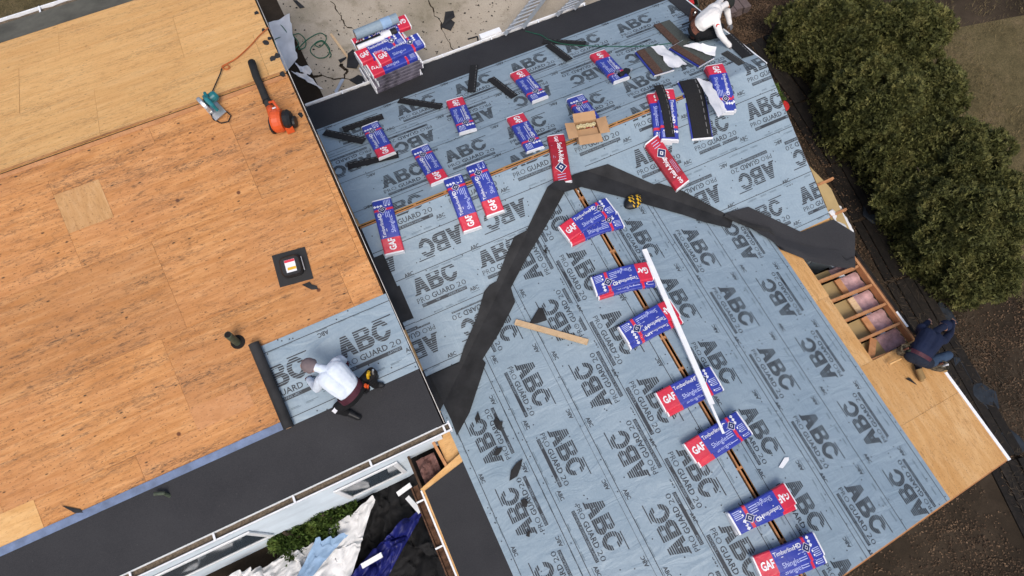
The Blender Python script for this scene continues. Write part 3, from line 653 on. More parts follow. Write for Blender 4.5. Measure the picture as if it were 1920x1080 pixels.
# opened corner by the left roof: rafter, insulation, plywood strip
MB().beam((-.70, 1.45, pz('WL', -.70, 0) - .01), (.12, 1.66, pz('WL', .12, 0) - .002), .16, .03).O('plywood_strip', 'osb', house)
MB().beam((-.25, 2.35, 2.36), (-.18, 1.62, 2.31), .05, .14).O('rafter', 'lumber', house)
mb = MB(); V = []; nu = 10
for j in range(nu + 1):
    for i in range(nu + 1):
        x, y = -.62 + .33 * i / nu, 1.58 + .42 * j / nu; V.append((x, y, 2.05 + .11 * noise.noise((x * 9, y * 9, 1)) + .03 * noise.noise((x * 25, y * 25, 1))))
mb.add(V, [(j * 11 + i, j * 11 + i + 1, j * 11 + i + 12, j * 11 + i + 11) for j in range(nu) for i in range(nu)]); mb.O('insulation_batt', 'brown_ins', house)
slab('soffit_board', house, 'WL', [(-.16, 1.66), (.13, 1.70), (.2, 2.3), (-.16, 2.2)], 'osb', -.10, .02)
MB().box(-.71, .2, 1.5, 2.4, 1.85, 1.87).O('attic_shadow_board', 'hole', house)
MB().beam((-.70, 1.50, 2.15), (-.70, 2.25, 2.15), .04, .14).O('fascia', 'old_wood', house)
# right eave of the wing: plywood, opened rafter bays
EX = 8.50
for y0, y1, x0, x1 in ((GY, -1.02, 6.75, EX), (-1.02, .10, 6.75, EX), (.10, 1.42, 6.80, 7.22), (1.42, 2.55, 6.80, 7.24)):
    ply('WR', x0, x1, y0, y1, 'osb_y' if x1 < 8 else 'osb_y', .002)
for y, ya in ((1.745, 1.735), (1.335, 1.31), (.92, .89), (.50, .47), (.13, .05)):
    MB().beam((7.0, y, pz('WR', 7.0, y) - .02), (8.34, ya, pz('WR', 8.34, ya) - .02), .045, .14).O('rafter', 'lumber', house)
MB().beam((8.37, -.0, pz('WR', 8.37, 0) - .0), (8.37, 1.95, pz('WR', 8.37, 0) - .0), .045, .16).O('fascia', 'lumber', house)
ys = [1.95, 1.72, 1.31, .89, .47, .09]
for k in range(5):
    y1, y0 = ys[k] - .03, ys[k + 1] + .03
    MB().prism([(6.95, y0, 2.30), (7.78, y0, 2.06), (7.78, y1, 2.06), (6.95, y1, 2.30)], .02).O('ceiling_board', 'ceiling', house)
    mb = MB(); V = []; n1, n2 = 14, 6
    for i in range(n1 + 1):
        for j in range(n2 + 1):
            x, y = 7.80 + .54 * i / n1, y0 + (y1 - y0) * j / n2
            V.append((x, y, 2.06 - .19 * (x - 7.66) + .02 * noise.noise((x * 14, y * 14, k)) - (.03 if j % 3 == 0 else 0)))
    mb.add(V, [(i * 7 + j, i * 7 + j + 1, i * 7 + j + 8, i * 7 + j + 7) for i in range(n1) for j in range(n2)]); mb.O('insulation_batt', 'pink', house, smooth=True)
    if k in (1, 2, 3): MB().beam((7.76, y0 + .02, 2.16), (7.76, y1 - .02, 2.16), .12, .03).O('blocking_board', 'lumber_pale' if k == 2 else 'lumber', house)
MB().beam((7.3, .15, 2.33), (7.62, .43, 2.24), .12, .03).O('blocking_board', 'lumber', house)
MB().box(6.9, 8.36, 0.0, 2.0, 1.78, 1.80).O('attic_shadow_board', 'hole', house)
MB().beam((EX + .01, GY - .02, pz('WR', EX, 0) + .022), (EX + .01, .02, pz('WR', EX, 0) + .022), .055, .12).O('drip_edge', 'white', house)
MB().beam((8.44, .35, pz('WR', 8.44, 0) - .02), (8.44, .68, pz('WR', 8.44, 0) - .02), .05, .05).O('drip_edge', 'white', house)
MB().beam((8.46, .0, pz('WR', 8.46, 0) - .05), (8.46, 1.9, pz('WR', 8.46, 0) - .05), .03, .1).O('old_gutter', 'rust', house)
MB().beam((8.53, .2, pz('WR', 8.53, 0) - .06), (8.53, 2.2, pz('WR', 8.53, 0) - .06), .06, .08).O('old_gutter', 'dark_board', house)
# gable edge boards
MB().beam((3.735, GY - .012, 3.47), (EX, GY - .012, pz('WR', EX, 0) - .022), .02, .14).O('fascia', 'lumber', house)
MB().beam((3.735, GY - .012, 3.47), (-.70, GY - .012, pz('WL', -.7, 0) - .022), .02, .14).O('fascia', 'lumber', house)
# ================================================================ SHINGLE BUNDLES
def smooth_roof(x, y, d):
    s = 0; wt = 0; cl = .1 if x > -.05 else -99
    for t in (-.36, -.24, -.12, 0, .12, .24, .36):
        k = 1 - abs(t) * 1.6; s += k * roofz(max(cl, x + d[0] * t), y + d[1] * t); wt += k
    return s / wt
def draper(p0, p1, L, Wd, base, lift):
    """maps (u 0..1 along, v -.5..+.5 across, w up) to the world, laid over the roof"""
    c = (np.array(p0[:2]) + np.array(p1[:2])) / 2; d = np.array(p1[:2]) - np.array(p0[:2]); d = d / np.linalg.norm(d); n_ = np.array([-d[1], d[0]])
    def f(u, v, w):
        q = c + d * (u - .5) * L + n_ * v * Wd
        z = (smooth_roof(q[0], q[1], d) if base is None else base) + lift + w
        return (q[0], q[1], z)
    return f
def drape_body(name, f, us, mats_of, T, mats, parent=None, vprof=((-.5, .15), (-.49, .82), (-.44, 1.), (0, 1.02), (.44, 1.), (.49, .82), (.5, .15)), smooth=True, wob=.009, seed=0, origin=None):
    mb = MB(); V = []; k = len(vprof)
    for i, u in enumerate(us):
        for v, wv in vprof: V.append(f(u, v * (1 + .02 * noise.noise((u * 4, seed, 1))), T * wv + wob * noise.noise((u * 5, v * 4 + seed, seed))))
        V.append(f(u, -.5, 0)); V.append(f(u, .5, 0))
    r = k + 2; Fc = []; fm = []
    for i in range(len(us) - 1):
        mi = mats_of((us[i] + us[i + 1]) / 2)
        for j in range(k - 1): Fc.append((i * r + j, (i + 1) * r + j, (i + 1) * r + j + 1, i * r + j + 1)); fm.append(mi)
        Fc.append((i * r + k, (i + 1) * r + k, (i + 1) * r, i * r)); fm.append(mi)
        Fc.append((i * r + k - 1, (i + 1) * r + k - 1, (i + 1) * r + k + 1, i * r + k + 1)); fm.append(mi)
        Fc.append((i * r + k, i * r + k + 1, (i + 1) * r + k + 1, (i + 1) * r + k)); fm.append(mi)
    e = len(us) - 1
    Fc.append(tuple([k] + list(range(k)) + [k + 1])); fm.append(mats_of(0)); Fc.append(tuple([e * r + k + 1] + [e * r + j for j in range(k - 1, -1, -1)] + [e * r + k])); fm.append(mats_of(1))
    Fc = [t[::-1] for t in Fc]
    return mb.add(V, Fc, fm).O(name, mats, parent, smooth=False, **({} if parent else {'origin': origin})) if True else None
US = [0, .02, .09, .17, .255, .33, .42, .5, .58, .66, .74, .785, .84, .90, .975, 1]
def zone(u): return 0 if u < .02 or u > .975 else (1 if u < .255 else (3 if .74 < u < .785 else 2))
def dprint(f, T, items, parent, mats, seed=0):
    """items: (material index, [(u,v),...] triangles/quads); drapes flat print on a wrapper"""
    mb = MB()
    for mi, p, up in items: mb.add([f(u, v, T * (1.02 - .02 * min(1, abs(v) / .44)) + .0035 + up + .009 * noise.noise((u * 5, v * 4 + seed, seed))) for u, v in p], [tuple(range(len(p)))], mi)
    return tag(mb.O('lettering', mats, parent), kind='stuff')
def dtext(items, t, u0, v0, h, wid, mi, L, Wd, off=0., rot=0, up=0.):
    """h, wid in metres; text runs along u (rot 0) or along -v (rot 1)"""
    V, T, wx = glyph(t, off)
    for tr in T:
        P = []
        for i in tr:
            x, y = V[i][0] / wx * wid, V[i][1] * h
            P.append((u0 + x / L, v0 + y / Wd) if not rot else (u0 + y / L, v0 - x / Wd))
        items.append((mi, P, up))
def dia(items, u, v, r, L, Wd, mi, up=0., k=1.): items.append((mi, [(u - r * k / L, v), (u, v - r / Wd), (u + r * k / L, v), (u, v + r / Wd)], up))
NB = [0]
GRP = 'wrapped shingle bundles laid out on the roof'
def bundle(a, b, label, level=0, T=.085, plane=None, base=None, group=GRP, name='shingle_bundle', pr=True, L=.985, Wd=.335, hh=None):
    """a = pixel of the middle of the red end's top edge, b = of the other end"""
    lift = .036 + level * T
    if hh is None:
        A = on(plane, a, lift + T); B = on(plane, b, lift + T)
    else: A = gz(a, hh + T); B = gz(b, hh + T); base = hh; lift = 0
    NB[0] += 1; sd = NB[0]; random.seed(900 + sd)
    f = draper(A, B, L, Wd, base, lift)
    c = (A + B) / 2; root = thing(name, (c[0], c[1], f(.5, 0, 0)[2]), label, 'shingle bundle', group)
    bo = drape_body('wrapper', f, US, zone, T, ['wrapwhite', 'red', 'blue', 'red'], root, seed=sd)
    if not pr: return root
    it = []
    dtext(it, 'GAF', .055, -.17, .115, .185, 0, L, Wd, .035)
    dtext(it, 'Timberline', .27, .17, .062, .305, 0, L, Wd, .006); dtext(it, 'HD', .585, .17, .062, .115, 0, L, Wd, .03); it.append((1, [(.71, .25), (.72, .25), (.725, .33), (.715, .33)], 0))
    it.append((0, [(.36, .07), (.68, .07), (.68, .095), (.36, .095)], 0))
    dtext(it, 'Shingles', .33, -.34, .075, .27, 2, L, Wd, .0)
    for q in range(4): it.append((2, [(.60, -.06 - q * .09), (.60 + .11, -.06 - q * .09), (.71, -.03 - q * .09), (.60, -.03 - q * .09)], 0))
    dia(it, .762, .06, .075, L, Wd, 0, .001); dia(it, .762, .06, .066, L, Wd, 3, .002); dia(it, .762, .06, .032, L, Wd, 0, .003, .8); dia(it, .762, .06, .02, L, Wd, 3, .004)
    for q in range(3): dia(it, .845 + q * .0, .40 - q * .155, .028, L, Wd, 0); dia(it, .845, .40 - q * .155, .008, L, Wd, 2, .001)
    for q in range(5):
        v = -.10 - q * .075; it.append((2, [(.84, v), (.95, v), (.95, v + .03), (.84, v + .03)], 0))
    it.append((0, [(.82, -.2), (.84, -.2), (.84, -.1), (.82, -.1)], 0)); it.append((0, [(.82, -.36), (.84, -.36), (.84, -.28), (.82, -.28)], 0))
    dprint(f, T, it, root if False else bo, ['wrapwhite', 'red', 'pink_print', 'navy'], sd)
    # printed side faces: white diamonds along the near edge
    sm = MB()
    for sgn in (-1, 1):
        for q in range(9):
            u = .29 + q * .075; vv = sgn * (.5 + .012)
            sm.add([f(u - .010, vv, T * .42), f(u, vv, T * .30), f(u + .010, vv, T * .42), f(u, vv, T * .54)], [(0, 1, 2, 3)])
    sm.O('side_print', ['wrapwhite'], bo, kind='stuff')
    return root
z2 = lambda x, y: (480 + x / 3, y / 3); z3 = lambda x, y: (960 + x / 3, y / 3)
MRB = [
 (z2(1118, 560), z2(1190, 728), 'bundle on the rear slope, red end up-slope, just left of the upright black strip'),
 (z2(1478, 405), z2(1593, 545), 'bundle below the lone slanted black strip, red end toward the driveway'),
 (z3(488, 300), z3(610, 435), 'bundle with a dark nail gun lying at its lower end'),
 (z2(1465, 660), z2(1565, 820), 'bundle on the rear slope directly left of the upright all-red bundle'),
 (z3(472, 705), z3(365, 557), 'bundle whose red end is tucked beneath the open cardboard box'),
 (z2(732, 862), z2(643, 705), 'leftmost bundle of the rear slope, beside the crossed black strips'),
 (z2(1027, 1005), z2(925, 835), 'bundle just up-slope of the pair lying across the left ridge'),
 ((886, 407), (846, 327), 'longer-drooping bundle bent over the left ridge, left one of the touching pair'),
 ((931, 379), (888, 303), 'bundle bent over the left ridge, right one of the touching pair'),
 ((733, 455), (714, 372), 'bundle farthest left on the main ridge, next to the bare plywood roof')]
for a, b, l in MRB: bundle(a, b, 'wrapped ' + l, plane='MR' if a[1] < 350 else ('MR' if l.startswith('X') else 'MR'), T=.085)
# stack of two with bent profile at the right end of the ridge
bundle((1333, 116), (1384, 190), 'lower shingle bundle of the two stacked nearest the right rake', 0, plane='MR', T=.09)
bundle((1334, 112), (1382, 193), 'blue and red shingle bundle topping the stack nearest the right rake', 1, plane='MR', T=.09)
bundle((1229, 172), (1256, 242), 'lower bundle of the ridge stack that carries a loose black shingle', 0, plane='MR', T=.08)
bundle((1245, 163), (1270, 238), 'upper shingle bundle of the ridge stack, half covered by a loose black shingle', 1, plane='MR', T=.08)
# wing ridge
WB = [((1065, 432), (1142, 377), (1074, 440), (1160, 400), 'uppermost on the wing ridge, beside the yellow and black pouch'),
      ((1216, 499), (1122, 533), (1127, 540), (1223, 511), 'second down the wing ridge, the first crossed by the white strip'),
      ((1266, 569), (1175, 625), (1272, 582), (1180, 634), 'third down the wing ridge, the next crossed by the white strip'),
      ((1243, 752), (1346, 698), (1250, 760), (1352, 708), 'fourth down the wing ridge, under the white strip'),
      ((1297, 848), (1400, 784), (1306, 856), (1408, 792), 'fifth down the wing ridge, at the lower tip of the white strip'),
      ((1491, 924), (1382, 980), (1495, 932), (1376, 980), 'sixth down the wing ridge with its red end on the right'),
      ((1427, 1064), (1545, 1020), (1432, 1074), (1548, 1036), 'lowest on the wing ridge, at the bottom edge')]
for a, b, a2, b2, l in WB:
    pl = 'WL'
    def mid(p, q): return ((p[0] + q[0]) / 2, (p[1] + q[1]) / 2)
    bundle(a2, b2, 'lower bundle, ' + l, 0, plane='WL', T=.08)
    bundle(a, b, 'top bundle, ' + l, 1, plane='WL', T=.08)
# the two red ridge-cap bundles
def red_bundle(a, b, label):
    T = .09; L, Wd = .95, .31; A = on('MF', a, .1); B = on('MF', b, .1); f = draper(A, B, L, Wd, None, .036); c = (A + B) / 2
    root = thing('ridge_cap_bundle', (c[0], c[1], f(.5, 0, 0)[2]), label, 'shingle bundle', 'red wrapped ridge cap bundles')
    NB[0] += 1; sd = NB[0]
    bo = drape_body('wrapper', f, US, lambda u: 0 if u < .02 or u > .975 else (1 if u < .2 or u > .64 else 2), T, ['wrapwhite', 'red2', 'darkred'], root, seed=sd)
    it = []
    dtext(it, 'GAF', .05, -.12, .065, .12, 0, L, Wd, .03); dtext(it, 'Seal-A-Ridge', .2, -.02, .085, .40, 0, L, Wd, .02)
    for q in range(3): it.append((3, [(.24, -.16 - q * .09), (.5, -.16 - q * .09), (.5, -.145 - q * .09), (.24, -.145 - q * .09)], 0))
    dia(it, .69, .0, .105, L, Wd, 0, .001); dia(it, .69, .0, .094, L, Wd, 2, .002); dia(it, .69, .0, .04, L, Wd, 0, .003); dia(it, .69, .0, .022, L, Wd, 2, .004)
    for q in range(3): it.append((3, [(.82 + q * .05, -.25), (.83 + q * .05, -.25), (.83 + q * .05, .2), (.82 + q * .05, .2)], 0))
    dprint(f, T, it, bo, ['wrapwhite', 'red', 'navy', 'pink_print'], sd)
red_bundle((1044, 254), (1054, 340), 'glossy red ridge cap bundle lying across the main ridge beside the cardboard box')
red_bundle((1277, 343), (1225, 268), 'glossy red ridge cap bundle lying alone on the front slope right of the ridge box')
# ================================================================ LOOSE SHINGLES
def strip(a, b, label, plane='MR', Wd=.165, mats=('shingle_black', 'shingle_black'), name='shingle_strip', cat='shingle', group='loose black starter strips on the rear slope', lift=.036, T=.008, L=None, split=None, dash=True, nlay=1):
    A, B = on(plane, a, lift), on(plane, b, lift); L = L or np.linalg.norm((A - B)[:2]); f = draper(A, B, L, Wd, None, lift); c = (A + B) / 2
    root = thing(name, (c[0], c[1], f(.5, 0, 0)[2]), label, cat, group); us = [i / 14 for i in range(15)]; NB[0] += 1
    for k in range(nlay):
        g = (lambda k: lambda u, v, w: f(u, v, w + k * (T + .001)))(k)
        if split:
            for nm, v0, v1, mt, dz in (('tab', -.5, split, mats[0], 0), ('headlap', split + .001, .5, mats[1], 0)):
                vp = [(v0 + (v1 - v0) * t, 1.) for t in (0, .5, 1)]
                mb = MB(); V = [g(u, v, T + random.uniform(-.001, .001)) for u in us for v, _ in vp]; mb.add(V, [(i * 3 + j, i * 3 + j + 1, (i + 1) * 3 + j + 1, (i + 1) * 3 + j) for i in range(14) for j in range(2)]); V2 = [g(u, v, 0) for u in us for v in (v0, v1)]
                mb.add([g(u, v0, T) for u in us] + [g(u, v0, 0) for u in us], [(i, i + 1, i + 16, i + 15) for i in range(14)]); mb.add([g(u, v1, T) for u in us] + [g(u, v1, 0) for u in us], [(i, i + 1, i + 16, i + 15) for i in range(14)])
                mb.add([g(e, v, w) for e in (0, 1) for v, w in ((v0, 0), (v1, 0), (v1, T), (v0, T))], [(0, 1, 2, 3), (7, 6, 5, 4)]); mb.O(nm, mt, root)
        else: drape_body('strip', g, us, lambda u: 0, T, [mats[0]], root, vprof=((-.5, 1.), (0, 1.), (.5, 1.)), wob=.003, seed=NB[0])
    if dash:
        mb = MB(); top = nlay * (T + .001)
        for q in range(9):
            u0 = .03 + q * .107; mb.add([f(u0, .28, top + .005), f(u0 + .07, .28, top + .005), f(u0 + .07, .31, top + .005), f(u0, .31, top + .005)], [(0, 1, 2, 3)])
        mb.O('sealant_line', 'seal', root)
    return root
ST = [((643, 243), (718, 218), 'black starter strip, upper one of the crossed pair at the left end'), ((608, 248), (683, 265), 'black starter strip slanting across the corner by the left roof edge'), ((652, 312), (747, 290), 'black starter strip below the leftmost blue bundle'),
      ((748, 188), (828, 200), 'black starter strip lying nearly level, left of the uppermost red-ended bundle'), ((889, 122), (884, 173), 'black starter strip pointing straight at the eave'), ((920, 147), (965, 182), 'black starter strip slanted between two blue bundles'),
      ((1018, 77), (1098, 82), 'black starter strip level beside the green cord'), ((1028, 83), (1068, 113), 'black starter strip meeting another at a corner by the green cord')]
for i, (a, b, l) in enumerate(ST): strip(a, b, l, lift=.036 + (.012 if i in (1, 7) else 0))
strip((1234, 160), (1268, 230), 'loose black shingle draped over the upper ridge bundle', Wd=.17, lift=.21, group=None)
strip((1358, 98), (1411, 133), 'narrow grey shingle strip right beside the worker in white', Wd=.16, mats=('shingle_dark',) * 2, group=None)
strip((1362, 66), (1403, 106), 'black shingle strip held down by the worker in white at the rake', Wd=.24, group=None, lift=.05)
strip((1240, 43), (1280, 82), 'pair of brown and grey-green shingles lying by the belt of the worker in white', Wd=.36, mats=('shingle_brown', 'shingle_grey'), split=-.08, dash=False, group=None, nlay=2)
def opened(a, b, label, mats, split, Wd, wrap, T=.009, nlay=5, plane='MR', dash=False):
    root = strip(a, b, label, plane, Wd, mats, 'opened_bundle', 'shingle bundle', 'torn open shingle bundles near the right rake', .038, T, None, split, dash, nlay)
    # lining peeled back: a rumpled sheet over the points given in pixels
    mb = MB(); P = [np.array(on(plane, p, .05 + h)) for p, h in wrap]; k = len(P)
    n1 = 8; A0, B0, C1, D0 = P; V = []
    for i in range(n1 + 1):
        for j in range(n1 + 1):
            u, v = i / n1, j / n1; p = (A0 * (1 - u) + B0 * u) * (1 - v) + (D0 * (1 - u) + C1 * u) * v
            zr = roofz(p[0], p[1]) + .045; p = p.copy(); p[2] = max(zr, p[2] + .05 * noise.noise((p[0] * 6, p[1] * 6, 2)) + .04 * abs(noise.noise((p[0] * 15, p[1] * 11, 7)))); p[0] += .03 * noise.noise((p[0] * 9, p[1] * 9, 8)); p[1] += .03 * noise.noise((p[0] * 9, p[1] * 9, 18)); V.append(p)
    mb.add(V, [(i * 9 + j, i * 9 + j + 1, i * 9 + j + 10, i * 9 + j + 9) for i in range(n1) for j in range(n1)]); mb.O('peeled_wrapper', 'wrapwhite', root, smooth=True)
    f = draper(on(plane, a, .04), on(plane, b, .04), np.linalg.norm((on(plane, a) - on(plane, b))[:2]) + .04, Wd + .05, None, .034)
    drape_body('wrapper_tray', f, [0, .02, .25, .5, .75, .98, 1], lambda u: 1 if .02 < u < .98 else 0, .03, ['wrapwhite', 'blue'], root, vprof=((-.5, 1), (-.48, 1), (.48, 1), (.5, 1)), wob=0)
opened(z3(745, 283), z3(853, 412), 'torn open bundle of brown and grey-green shingles, left of two, white lining folded flat', ('shingle_brown', 'shingle_grey'), -.05, .36, [(z3(785, 262), .05), (z3(845, 258), .03), (z3(985, 358), .02), (z3(900, 388), .06)])
opened(z3(925, 255), z3(1090, 355), 'torn open bundle of brown and grey-green shingles, its white lining standing up in a peak', ('shingle_brown', 'shingle_grey'), -.05, .34, [(z3(960, 258), .08), (z3(1045, 240), .20), (z3(1148, 268), .10), (z3(1140, 316), .05)])
opened(z3(990, 457), z3(1117, 680), 'torn open bundle of plain black shingles bent over the ridge with silvery lining', ('shingle_black', 'shingle_black'), None, .36, [(z3(1040, 440), .03), (z3(1110, 455), .06), (z3(1212, 620), .03), (z3(1160, 665), .05)], dash=True)
# ================================================================ OTHER THINGS ON THE ROOF
# cardboard box of coil nails
bx = on('MR', (1101, 243), .2); T0 = thing('cardboard_box', (bx[0], bx[1], roofz(bx[0], bx[1]) + .036), 'open brown cardboard box of cream nail coils on the main ridge', 'box', rot=(R(-3), R(0), R(-14)))
mb = MB(); w_, d2, h_ = .20, .16, .20; t = .006
for a in ((-w_, w_, -d2, -d2 + t, 0, h_), (-w_, w_, d2 - t, d2, 0, h_), (-w_, -w_ + t, -d2 + t, d2 - t, 0, h_), (w_ - t, w_, -d2 + t, d2 - t, 0, h_), (-w_, w_, -d2, d2, 0, t)): mb.box(*a)
mb.O('box_body', 'card', T0, local=True)
for p in (((-w_, -d2, h_), (w_, -d2, h_), (w_ + .01, -d2 - .15, h_ - .03), (-w_ - .01, -d2 - .15, h_ - .03)), ((-w_, d2, h_), (w_, d2, h_), (w_, d2 + .14, h_ + .06), (-w_, d2 + .14, h_ + .06)), ((-w_, -d2, h_), (-w_, d2, h_), (-w_ - .17, d2, h_ + .02), (-w_ - .17, -d2, h_ - .02)), ((w_, -d2, h_), (w_, d2, h_), (w_ + .17, d2, h_ + .04), (w_ + .17, -d2, h_ + .0))):
    mb = MB(); mb.add(list(p) + [(q[0], q[1], q[2] - .006) for q in p], [(0, 1, 2, 3), (7, 6, 5, 4), (0, 4, 5, 1), (1, 5, 6, 2), (2, 6, 7, 3), (3, 7, 4, 0)]); mb.O('flap', 'card', T0, local=True)
for i in range(6):
    x = -.15 + i * .058; mb = MB(); mb.lathe([(.012, 0), (.03, 0), (.034, .004), (.034, .045), (.03, .05), (.014, .05), (.014, .03), (.002, .03)], (x, .07 + .012 * (i % 2), h_ - .055), nn=12); mb.O('nail_coil', 'coil', T0, local=True)
MB().box(-.185, .185, -.15, .03, h_ - .09, h_ - .06).O('inner_pad', 'card', T0, local=True)
# nail gun at the end of a bundle
def nailgun(px, plane, rz, label):
    p = on(plane, px, .04); t = thing('nail_gun', (p[0], p[1], roofz(p[0], p[1]) + .035), label, 'nail gun', rot=(0, R(8), rz))
    MB().box(-.16, .10, -.03, .03, .06, .13).O('body', 'black', t, local=True)
    MB().lathe([(.045, 0), (.05, .02), (.05, .09), (.03, .11)], (-.16, 0, .095), (1, 0, 0)).O('cylinder_head', 'black', t, local=True)
    MB().tube([(-.02, 0, .08), (.02, -.07, .06), (.04, -.14, .04)], .022).O('handle', 'rubber', t, local=True)
    MB().lathe([(.06, 0), (.065, .01), (.065, .05), (.06, .06)], (.09, .05, .0), nn=16).O('coil_magazine', 'black', t, local=True)
    MB().box(.10, .17, -.012, .012, .05, .11).O('nose', 'steel', t, local=True)
nailgun((1170, 142), 'MR', R(10), 'dark nail gun lying at the lower end of a blue bundle')
# black and yellow pouch
p = on('WR', (1186, 381), .06); t = thing('tool_pouch', (p[0], p[1], roofz(p[0], p[1]) + .036), 'rounded black and yellow striped pouch on the black valley strip', 'pouch', rot=(0, 0, R(12)))
mb = MB(); V = []; n1, n2 = 20, 12; fm = []
for i in range(n1 + 1):
    for j in range(n2):
        u = i / n1; a = j / n2 * 2 * math.pi; r = (math.sin(math.pi * min(1, max(.02, u * .97 + .015))) ** .5)
        V.append(((u - .5) * .36, .13 * r * math.cos(a), .07 + .07 * r * math.sin(a)))
Fc = [(i * n2 + j, i * n2 + (j + 1) % n2, (i + 1) * n2 + (j + 1) % n2, (i + 1) * n2 + j) for i in range(n1) for j in range(n2)]
fm = [1 if (((i + j * 2) % 9) in (1, 2, 5) and i > 5 and j in (0, 1, 2, 3, 4, 5)) else 0 for i in range(n1) for j in range(n2)]
mb.add(V, Fc, fm).O('pouch_body', ['black', 'yellow'], t, smooth=True, local=True)
MB().tube([(.17, 0, .07), (.24, .03, .03), (.23, .08, .012), (.17, .08, .03)], .006).O('strap', 'black', t, local=True)
# crumpled clear strips of release film
def filmstrip(pts, pl, label, wd=.07, mat='tarpwhite'):
    mb = MB(); P = [np.array(on(pl, q, .05 + .01 * (i % 2))) for i, q in enumerate(pts)]; V = []
    for i, q in enumerate(P): d = P[min(i + 1, len(P) - 1)] - P[max(i - 1, 0)]; nn = np.array([-d[1], d[0], 0]) / np.linalg.norm(d[:2]) * wd / 2; V += [q + nn, q + np.array([0, 0, .02]), q - nn]
    mb.add(V, [(i * 3 + j, i * 3 + j + 1, i * 3 + j + 4, i * 3 + j + 3) for i in range(len(P) - 1) for j in range(2)]); tag(mb.O('film_scrap', mat), label, 'film scrap')
filmstrip([(1038, 352), (1052, 352), (1068, 355), (1086, 358)], 'MF', 'crumpled clear film strip at the top of the wing valley', .09, 'steel')
filmstrip([(1408, 415), (1420, 420), (1434, 426), (1444, 428)], 'WR', 'crumpled whitish film scrap on the right valley membrane', .07)
# long white metal strip and scrap
P0, P1 = on('WR', (1208, 467), .12), on('WL', (1358, 812), .30)
t = thing('metal_strip', tuple((P0 + P1) / 2), 'long white metal edging strip lying down the wing across the bundles', 'metal strip')
pa, pb, pm = on('WR', (1208, 467), .045), on('WL', (1360, 812), .26), None
A_, B_ = np.array(on('WR', (1208, 467), .19)), np.array(on('WL', (1359, 812), .24)); m1 = A_ + (B_ - A_) * .86
MB().beam(tuple(A_), tuple(m1), .085, .008).beam(tuple(A_ + np.array([-.035, 0, .0])), tuple(m1 + np.array([-.035, 0, 0])), .012, .05).O('flange', 'white', t)
MB().beam(tuple(m1 + np.array([-.02, 0, .004])), tuple(B_ + np.array([-.02, 0, .004])), .04, .01).O('flange_end', 'white', t)
c = on('WR', (1469, 867), .03); mb = MB(); mb.prism([tuple(on('WR', q, .045)) for q in ((1460, 876), (1471, 858), (1479, 857), (1479, 863), (1468, 878))], .006); tag(mb.O('metal_offcut', 'white'), 'small white metal offcut on the lower right of the wing', 'offcut')
# wooden board and tar scraps
A_, B_ = on('WL', (966, 603), .08), on('WL', (1102, 641), .08)
t = thing('wooden_board', tuple((A_ + B_) / 2 - np.array([0, 0, .06])), 'pale wooden board lying on the wing beside a black scrap', 'board')
MB().beam(tuple(A_), tuple(B_), .095, .038).O('plank', 'lumber_pale', t)
def scrap(px, pl, label, h=.04):
    P = [tuple(on(pl, q, h + random.uniform(0, .012))) for q in px]; mb = MB(); mb.prism(P, .006); return tag(mb.O('tar_paper_scrap', 'membrane_dark'), label, 'tar paper scrap', 'torn tar paper scraps on the wing')
scrap([(992, 607), (1010, 577), (1018, 578), (1026, 600), (1008, 606)], 'WL', 'black triangular scrap beside the pale wooden board', .05)
scrap([(890, 785), (896, 771), (901, 786), (897, 788), (894, 796)], 'WL', 'tiny black arrow-shaped scrap nearest the left valley')
scrap([(925, 790), (930, 782), (938, 790), (943, 790), (941, 800), (938, 808), (931, 803)], 'WL', 'black scrap by the left valley with a ragged tail')
scrap([(925, 853), (931, 841), (941, 838), (941, 845), (934, 854)], 'WL', 'small black scrap over an upside-down lettering near the eave strip')
scrap([(955, 902), (958, 882), (968, 868), (980, 860), (976, 878), (970, 893)], 'WL', 'largest black diamond-like scrap near the left eave')
scrap([(976, 938), (982, 934), (990, 940), (988, 951), (980, 950)], 'WL', 'black blotch-like scrap below the diamond-like one')
scrap([(986, 1005), (990, 995), (994, 996), (993, 1007)], 'WL', 'lowest small black scrap on the left edge of the wing')
scrap([(1018, 470), (1024, 466), (1026, 476)], 'WL', 'tiny black chip near the top left of the wing')
scrap([(1698, 710), (1706, 708), (1720, 722)], 'WR', 'small dark triangular scrap behind the crouching worker in navy', .02)
scrap([(115, 948), (150, 955), (156, 961), (140, 962)], 'LF', 'thin dark scrap of tar paper on the plywood near the blue-grey edge strip', .012)
# roof vent on the plywood
p = on('LF', (548, 500), .02); t = thing('roof_vent', (p[0], p[1], pz('LF', p[0], p[1]) + .004), 'black square roof vent with a label, loose on the plywood', 'roof vent', rot=(R(15), 0, R(-8)))
MB().box(-.24, .24, -.24, .24, 0, .006).O('flange', 'black', t, local=True)
mb = MB(); V = []
for r, z in ((.15, .006), (.15, .10), (.13, .13)):
    for a in range(20): x = math.copysign(abs(math.cos(a * math.pi / 10)) ** .45, math.cos(a * math.pi / 10)); y = math.copysign(abs(math.sin(a * math.pi / 10)) ** .45, math.sin(a * math.pi / 10)); V.append((x * r, y * r, z))
mb.add(V, [(i * 20 + j, i * 20 + (j + 1) % 20, (i + 1) * 20 + (j + 1) % 20, (i + 1) * 20 + j) for i in range(2) for j in range(20)] + [tuple(range(40, 60))]); mb.O('hood', 'black', t, local=True)
st = MB().box(-.072, .072, -.09, .09, .131, .133).O('sticker', 'wrapwhite', t, local=True)
MB().box(-.070, .070, .052, .088, .1335, .1345).O('sticker_band', 'red', st, local=True); MB().box(-.05, .07, -.06, -.02, .1335, .1345).O('sticker_band', 'yellow', st, local=True)
MB().tube([(.165, -.1, .08), (.165, .1, .10)], .006).O('pull_wire', 'steel', t, local=True)
